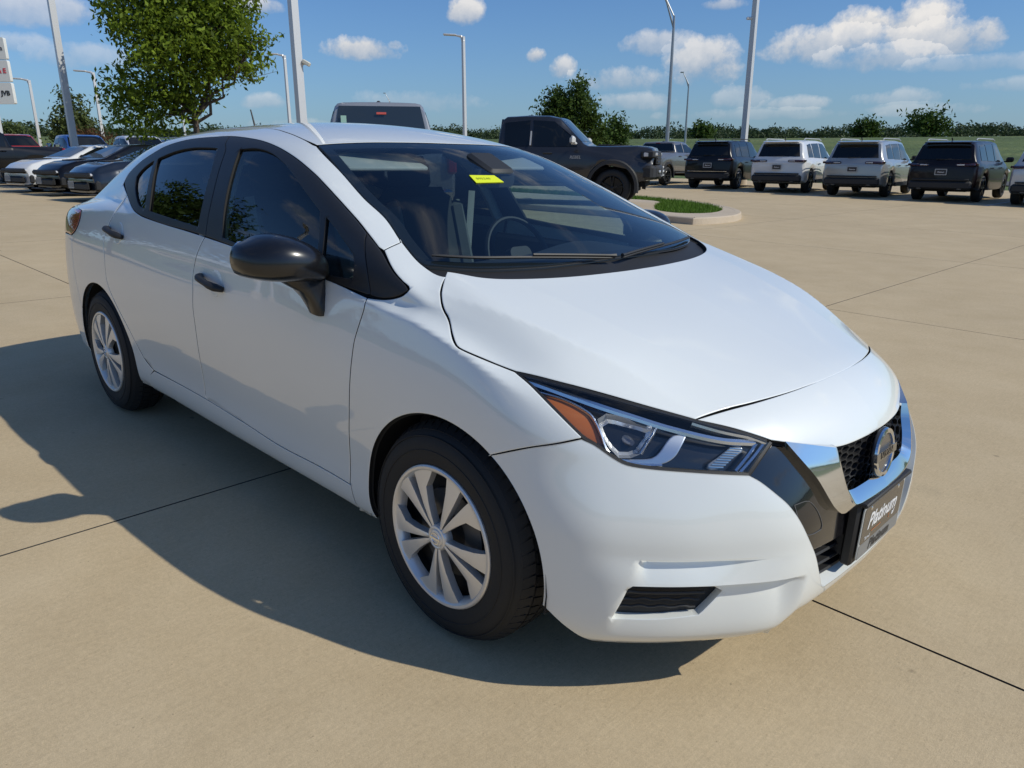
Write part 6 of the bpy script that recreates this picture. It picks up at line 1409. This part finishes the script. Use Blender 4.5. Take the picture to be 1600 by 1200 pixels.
def tree(loc,label,lobes,nleaf,size,lm,trunk_h,tr=.12,group=None,seed=1,cat='tree',lean=(0,0),shape=1.0):
    """lobes: (dx,dy,dz,rx,ry,rz) foliage masses about the trunk foot"""
    r=np.random.default_rng(seed); e=empty('tree',loc,0,label,cat,group); b=MB(); top=np.array([lean[0],lean[1],trunk_h]); limb(b,(0,0,-.1),top,tr,tr*.62,.02,seed,6); tips=[]
    for i,(dx,dy,dz,rx,ry,rz) in enumerate(lobes):
        P=limb(b,top-[0,0,trunk_h*.12*r.uniform(0,1.5)],(dx,dy,dz),tr*.45,tr*.10,.10,seed+i+1)
        for k in range(5):
            q=np.array([dx,dy,dz])+r.normal(size=3)*np.array([rx,ry,rz])*.55; limb(b,P[3],q,tr*.14,tr*.03,.12,seed*7+i*5+k,4)
    b.obj('trunk',BARK,e)
    vol=np.array([l[3]*l[4]*l[5] for l in lobes]); cnt=(nleaf*vol/vol.sum()).astype(int); A=[]
    for (dx,dy,dz,rx,ry,rz),c in zip(lobes,cnt):
        # sprays: leaves gathered along short twigs spread through the lobe, denser near its skin
        nt_=max(6,c//26); d=r.normal(size=(nt_,3)); d/=np.linalg.norm(d,axis=1,keepdims=True); rad=r.uniform(.15,1.0,(nt_,1))**.45; rad*=1+.22*r.normal(size=(nt_,1)).clip(-1,1.4); cen=np.array([dx,dy,dz])+d*rad*np.array([rx,ry,rz])
        td=d*.8+r.normal(size=(nt_,3))*.7; td[:,2]-=.25; td/=np.linalg.norm(td,axis=1,keepdims=True); m_=26; tt=r.uniform(-1,1,(nt_,m_,1)); P=cen[:,None]+td[:,None]*tt*size*4.5+r.normal(size=(nt_,m_,3))*size*1.1; A.append(P.reshape(-1,3))
    P=np.concatenate(A); P=P[P[:,2]>.3]; quads_obj('crown',leaves(P,size,seed),lm,e); return e
LM1=leafmat('leaf_ash',(.16,.235,.028),.55,.45); LM2=leafmat('leaf_oak',(.060,.105,.022),.4,.3); LM3=leafmat('leaf_olive',(.085,.115,.040),.4,.3); LM4=leafmat('leaf_rust',(.10,.055,.03),.4,.3)
def q_(px,d): return px
ang=R(44.695); RT=np.array([math.cos(ang),math.sin(ang),0]); FW=np.array([-math.sin(ang),math.cos(ang),0])
def lob(*L): return [(l[0]*RT[0]+l[1]*FW[0],l[0]*RT[1]+l[1]*FW[1],l[2],l[3],l[3],l[4]) for l in L]  # (right, away, up, radius, height radius)
tx,ty=-22.96,9.08
tree(ramp(tx,ty),'large leafy green tree rising above the parked coupes',lob((-.2,0,4.6,1.7,1.4),(-1.3,.2,5.2,1.35,1.2),(1.1,0,5.0,1.5,1.25),(.1,.3,6.3,1.5,1.0),(-1.6,0,6.3,1.15,.85),(1.3,.1,6.15,1.15,.8),(-1.9,0,3.2,1.15,.95),(-1.2,-.3,2.45,1.0,.65),(1.75,0,4.1,.95,.75),(-.4,.1,3.3,1.1,.8),(-2.6,.2,5.75,.65,.40),(.3,0,7.1,.9,.35),(2.3,0,4.9,.55,.8)),23000,.10,LM1,2.7,.15,None,3).scale=(.94,.94,.95)
tree(ramp(-26.2,32.0),'rounded dark green tree standing behind the grey pickup',lob((-.9,0,3.6,.85,.85),(.2,0,3.9,.85,1.0),(1.1,0,3.2,.75,.65),(-.3,0,2.7,1.0,.7),(1.5,0,2.3,.6,.5),(.5,0,4.8,.45,.5),(-.8,0,4.4,.4,.4)),9000,.12,LM2,2.0,.11,None,5)
tree((-50.5,68.0,float(far_z(-50.5,68.0))-.1),'small far tree just left of the tall thin road mast',lob((0,0,3.0,1.3,1.6),(.8,0,2.3,1.0,1.0),(-.8,0,2.2,1.1,1.0)),2600,.2,LM2,1.2,.12,'single trees beyond the lot',6)
tree((-51.6,13.7,.25),'pale young tree behind the white pickup at the left',lob((0,0,3.0,.9,1.5),(-.6,0,2.4,.8,.8),(.7,0,2.6,.8,1.0),(.2,0,4.1,.5,.6)),5000,.13,LM3,1.6,.09,None,8)
tree((-80.0,16.8,.4),'small bushy tree showing above the red pickup',lob((0,0,2.6,1.1,.9),(.6,0,2.2,.9,.6),(-.7,0,2.2,.9,.6)),2600,.18,LM3,1.2,.1,None,9)
tree((-47.5,13.2,.25),'low rust-leaved tree beside the leaning lamp post',lob((0,0,2.1,.8,.35),(.7,0,2.0,.6,.3)),900,.11,LM4,1.0,.07,None,10)
for (x,y,rr,hh,sd,lb) in ((-70.4,236.8,5.0,6.6,12,'broad dark tree standing tallest on the far field edge'),(-90.0,246,2.7,4.4,13,'narrow dark tree on the far field edge behind the silver-beige SUV'),(-42.5,256,3.0,3.6,14,'small round tree on the far field edge above the black SUV'),(-128,215,2.0,3.8,15,'thin dark tree poking out of the far tree belt')):
    z0=float(far_z(x,y))-.5; tree((x,y,z0),lb,[(0,0,hh*.68,rr,rr,hh*.42),(rr*.45,rr*.2,hh*.5,rr*.6,rr*.6,hh*.3),(-rr*.5,0,hh*.5,rr*.6,rr*.6,hh*.3)],1600,.62,LM2,hh*.35,.35,'single trees beyond the lot',sd)
# the distant belt reads as one mass
P=[]; r=np.random.default_rng(11)
for k in range(3600):
    a=r.uniform(R(40),R(195)); d=r.uniform(300,420); x,y=CX+d*math.cos(a),CY+d*math.sin(a); z0=float(far_z(x,y)); prof_=.55+.45*math.sin(a*37)*math.sin(a*13+1)+.35*math.sin(a*91); hh=max(1.6,(3.0+2.0*prof_+1.1*math.sin(a*211))*r.uniform(.65,1.1)); rr=hh*r.uniform(.7,1.3); m_=44
    q=r.normal(size=(m_,3)); q/=np.linalg.norm(q,axis=1,keepdims=True); P.append(np.array([x,y,z0+hh*.45])+q*np.array([rr,rr,hh*.55])*r.uniform(.6,1,(m_,1)))
P=np.concatenate(P); BELT=leafmat('belt_leaf',(.050,.078,.036),.35,.15); o=quads_obj('tree_belt',leaves(P,.60,5),BELT); tag(o,'dark belt of distant trees along the far edge of the field','trees',kind='stuff')
P=[]
for k in range(1800):
    a=r.uniform(R(195),R(400)); d=r.uniform(220,330); x,y=CX+d*math.cos(a),CY+d*math.sin(a); z0=float(far_z(x,y)); hh=r.uniform(2.5,5.5); m_=18; q=r.normal(size=(m_,3)); q/=np.linalg.norm(q,axis=1,keepdims=True); P.append(np.array([x,y,z0+hh*.45])+q*np.array([hh,hh,hh*.55])*r.uniform(.6,1,(m_,1)))
o=quads_obj('tree_belt',leaves(np.concatenate(P),.9,6),BELT); tag(o,'dark belt of trees round the rest of the horizon, mirrored in the sedan flank','trees',kind='stuff')
# ------------------------------------------------------------------ lamp posts and masts
POLE=mat('pole_paint',(.60,.60,.60),.4,.2); POLED=mat('pole_steel',(.36,.37,.38),.4,.6)
def lamp_post(x,y,h,w,label,arm=None,lean=(0,0),group='tall lamp posts of the car lot',head=True,m=None,sq=True,taper=.8,cat='lamp post',parts=()):
    z0=float(gz(x,y)) if abs(x)<62 and y<35 else float(far_z(x,y)); e=empty('lamp_post',(x,y,z0),0,label,cat,group); m=m or POLE
    b=MB(); b.tube([(0,0,.5),(lean[0]*h*.5,lean[1]*h*.5,h*.5),(lean[0]*h,lean[1]*h,h)],[w*.70 if sq else w*.5]*1+[w*(.70 if sq else .5)*(1+taper)/2,w*(.70 if sq else .5)*taper],4 if sq else 10); b.obj('shaft',m,e)
    b=MB(); b.lathe([(.0,.62),(.27,.62),(.30,.58),(.30,-.02)],18,None); b.obj('footing',KERB,e)
    if head:
        ax=arm or (-RT[0],-RT[1]); T_p=np.array([lean[0]*h,lean[1]*h,h]); a3=np.array([ax[0],ax[1],0])
        b=MB(); b.tube([T_p-[0,0,.25],T_p+a3*.12,T_p+a3*.45+[0,0,.06]],[w*.5,w*.42,.05],8); b.obj('arm',m,e)
        b=MB(); th=math.atan2(a3[1],a3[0]); b.box(T_p+a3*.78+[0,0,.09],(.78,.32,.09),(0,-.05,th),bev=.03); b.obj('lamp_head',m,e)
    return e,h
GL='tall lamp posts of the car lot'
def colp(px,d):
    t=(px-800)/1164.92/1.0461; v=FW+RT*t; v/=np.linalg.norm(v); return CX+v[0]*d,CY+v[1]*d
CM=np.array(camo.rotation_euler.to_matrix())
def topz(px,py,d):
    v=CM@np.array([(px-800)/1164.92,-(py-600)/1164.92,-1]); return 1.3325+v[2]*d/math.hypot(v[0],v[1])
x,y=colp(119,31); lamp_post(x,y,13.0,.21,'pale square lamp post leaning left, in front of the far row beside the tree')
x,y=colp(476,20.5); e,h=lamp_post(x,y,11.5,.20,'thick pale square lamp post behind the sedan roof with a small floodlight')
b=MB(); c_=np.array([0,0,3.35])+RT*.22; b.box(c_,(.20,.13,.10),(0,.5,ang),.02); b.tube([(0,0,3.25),tuple(c_)],.02,6); b.obj('floodlight',mat('flood_pale',(.6,.58,.5),.4),e)
x,y=colp(1160.5,37); e,h=lamp_post(x,y,13.5,.24,'pale square lamp post behind the SUV row carrying a small white camera')
b=MB(); c_=np.array([0,0,6.95])-RT*.22; b.box(c_,(.26,.12,.12),(0,0,ang),.03); b.tube([(0,0,6.95),tuple(c_)],.03,6); b.obj('security_camera',mat('cam_white',(.7,.7,.7),.4),e)
for px,pt,d,lb,w in ((727,57,48,'white lamp post with one arm to the left, between the silver and grey pickups',.20),(457,87,57,'slim white lamp post just left of the thick post behind the sedan roof',.20),(165,114,57,'white lamp post with one arm left of the big tree',.18),(66,126,60,'white lamp post with one arm nearest the left edge',.18),(293,165,75,'white lamp post half hidden behind the big tree trunk',.18)):
    x,y=colp(px,d); v=topz(px,pt,d); z0=float(gz(x,y)) ; lamp_post(x,y,v-z0,w,lb,lean=(0,0))
def mast(px,d,top,fork,label,w=.2,double=True):
    x,y=colp(px,d); z0=float(far_z(x,y)) if (y>36 or x<-62) else float(gz(x,y)); e=empty('road_mast',(x,y,z0),0,label,'lamp post','tall thin road masts beyond the lot'); H_=topz(px,top,d)-z0
    b=MB(); b.tube([(0,0,0),(0,0,H_)],[w*.5,w*.28],8); b.obj('shaft',POLED,e); t=np.array([0,0,H_])
    f=fork; b=MB(); b.tube([tuple(t),tuple(t-RT*f*.18+[0,0,f*.5]),tuple(t-RT*f*.42+[0,0,f*.95])],[w*.22,w*.16,w*.10],6); b.tube([tuple(t+[0,0,f*.22]),tuple(t-RT*f*.22+[0,0,f*.62]),tuple(t-RT*f*.42+[0,0,f*.98])],[w*.16,w*.12,w*.08],6)
    b.tube([tuple(t),tuple(t+[0,0,f*.25])],[w*.3,w*.2],6); b.obj('bracket_arm',POLED,e)
    b=MB(); b.box(t-RT*f*.52+[0,0,f*1.02],(f*.25,.3,.12),(0,0,ang),.04); b.obj('lamp_head',POLED,e); return e
mast(1041,55,44,3.0,'tall thin road mast with a forked arm rising out of the frame',w=.30); mast(1069,100,137,1.7,'distant thin road mast with a short bent arm right of the taller one',w=.30); mast(613,150,162,1.8,'very distant thin mast standing over the silver pickup roof',w=.30)
# ------------------------------------------------------------------ dealer sign at the left edge
v_=CM@np.array([(-16-800)/1164.92,-(118-600)/1164.92,-1]); v_/=math.hypot(v_[0],v_[1]); x,y=CX+v_[0]*52,CY+v_[1]*52; sz=1.3325+v_[2]*52; e=empty('dealer_sign',(x,y,float(gz(x,y))),0,'white three-panel dealership sign cut off by the left edge','sign')
b=MB(); b.tube([(0,0,0),(0,0,sz-1.6)],.12,8); b.obj('sign_post',POLE,e)
SW=mat('sign_white',(.70,.70,.66),.5)
for i,(zz,txt,mt) in enumerate(((sz+1.13,'CHRYSLER  m',mat('sign_grey',(.10,.10,.10),.5)),(sz,'DODGE & JEEP & E',mat('sign_red',(.55,.05,.06),.5)),(sz-1.13,'RAM, JVB',mat('sign_black',(.02,.02,.02),.5)))):
    M=frame((0,0,zz),tuple(RT),(0,0,1)); M=M@Matrix.Translation((0,0,0)); b=MB(); b.prism(rrect(2.3,1.08,.08),M,-.12,.12); p_=b.obj('sign_panel',SW,e)
    wd=textmesh(txt,.34,.01); wx=max(v.co.x for v in wd.vertices); bpy.data.meshes.remove(wd); text_obj(txt,.34,.01,M@Matrix.Translation((1.0-wx,0,.125)),mt,p_,bold=.01)
# ------------------------------------------------------------------ things behind the photographer that the glossy flank mirrors
tree(ramp(-18.8,-6.9),'leafy tree mirrored in the rear door window',lob((0,0,4.2,2.6,2.1),(1.9,0,3.6,2.0,1.6),(-1.9,0,3.6,2.1,1.7),(.2,0,6.2,1.8,1.1)),12000,.15,LM2,1.6,.13,'trees behind the photographer',21)
tree(ramp(-22.5,-4.6),'second leafy tree mirrored beside it in the quarter window',lob((0,0,3.2,2.2,1.7),(1.4,0,2.8,1.6,1.3),(-1.5,0,2.8,1.6,1.3)),8000,.15,LM2,1.5,.12,'trees behind the photographer',22)
lamp_post(-17.5,-10.3,8.6,.2,'lamp post with one arm mirrored in the front door window',arm=(.7,.7))
lamp_post(-25.0,-15.5,8.6,.2,'smaller lamp post mirrored near the door frame',arm=(.7,.7))
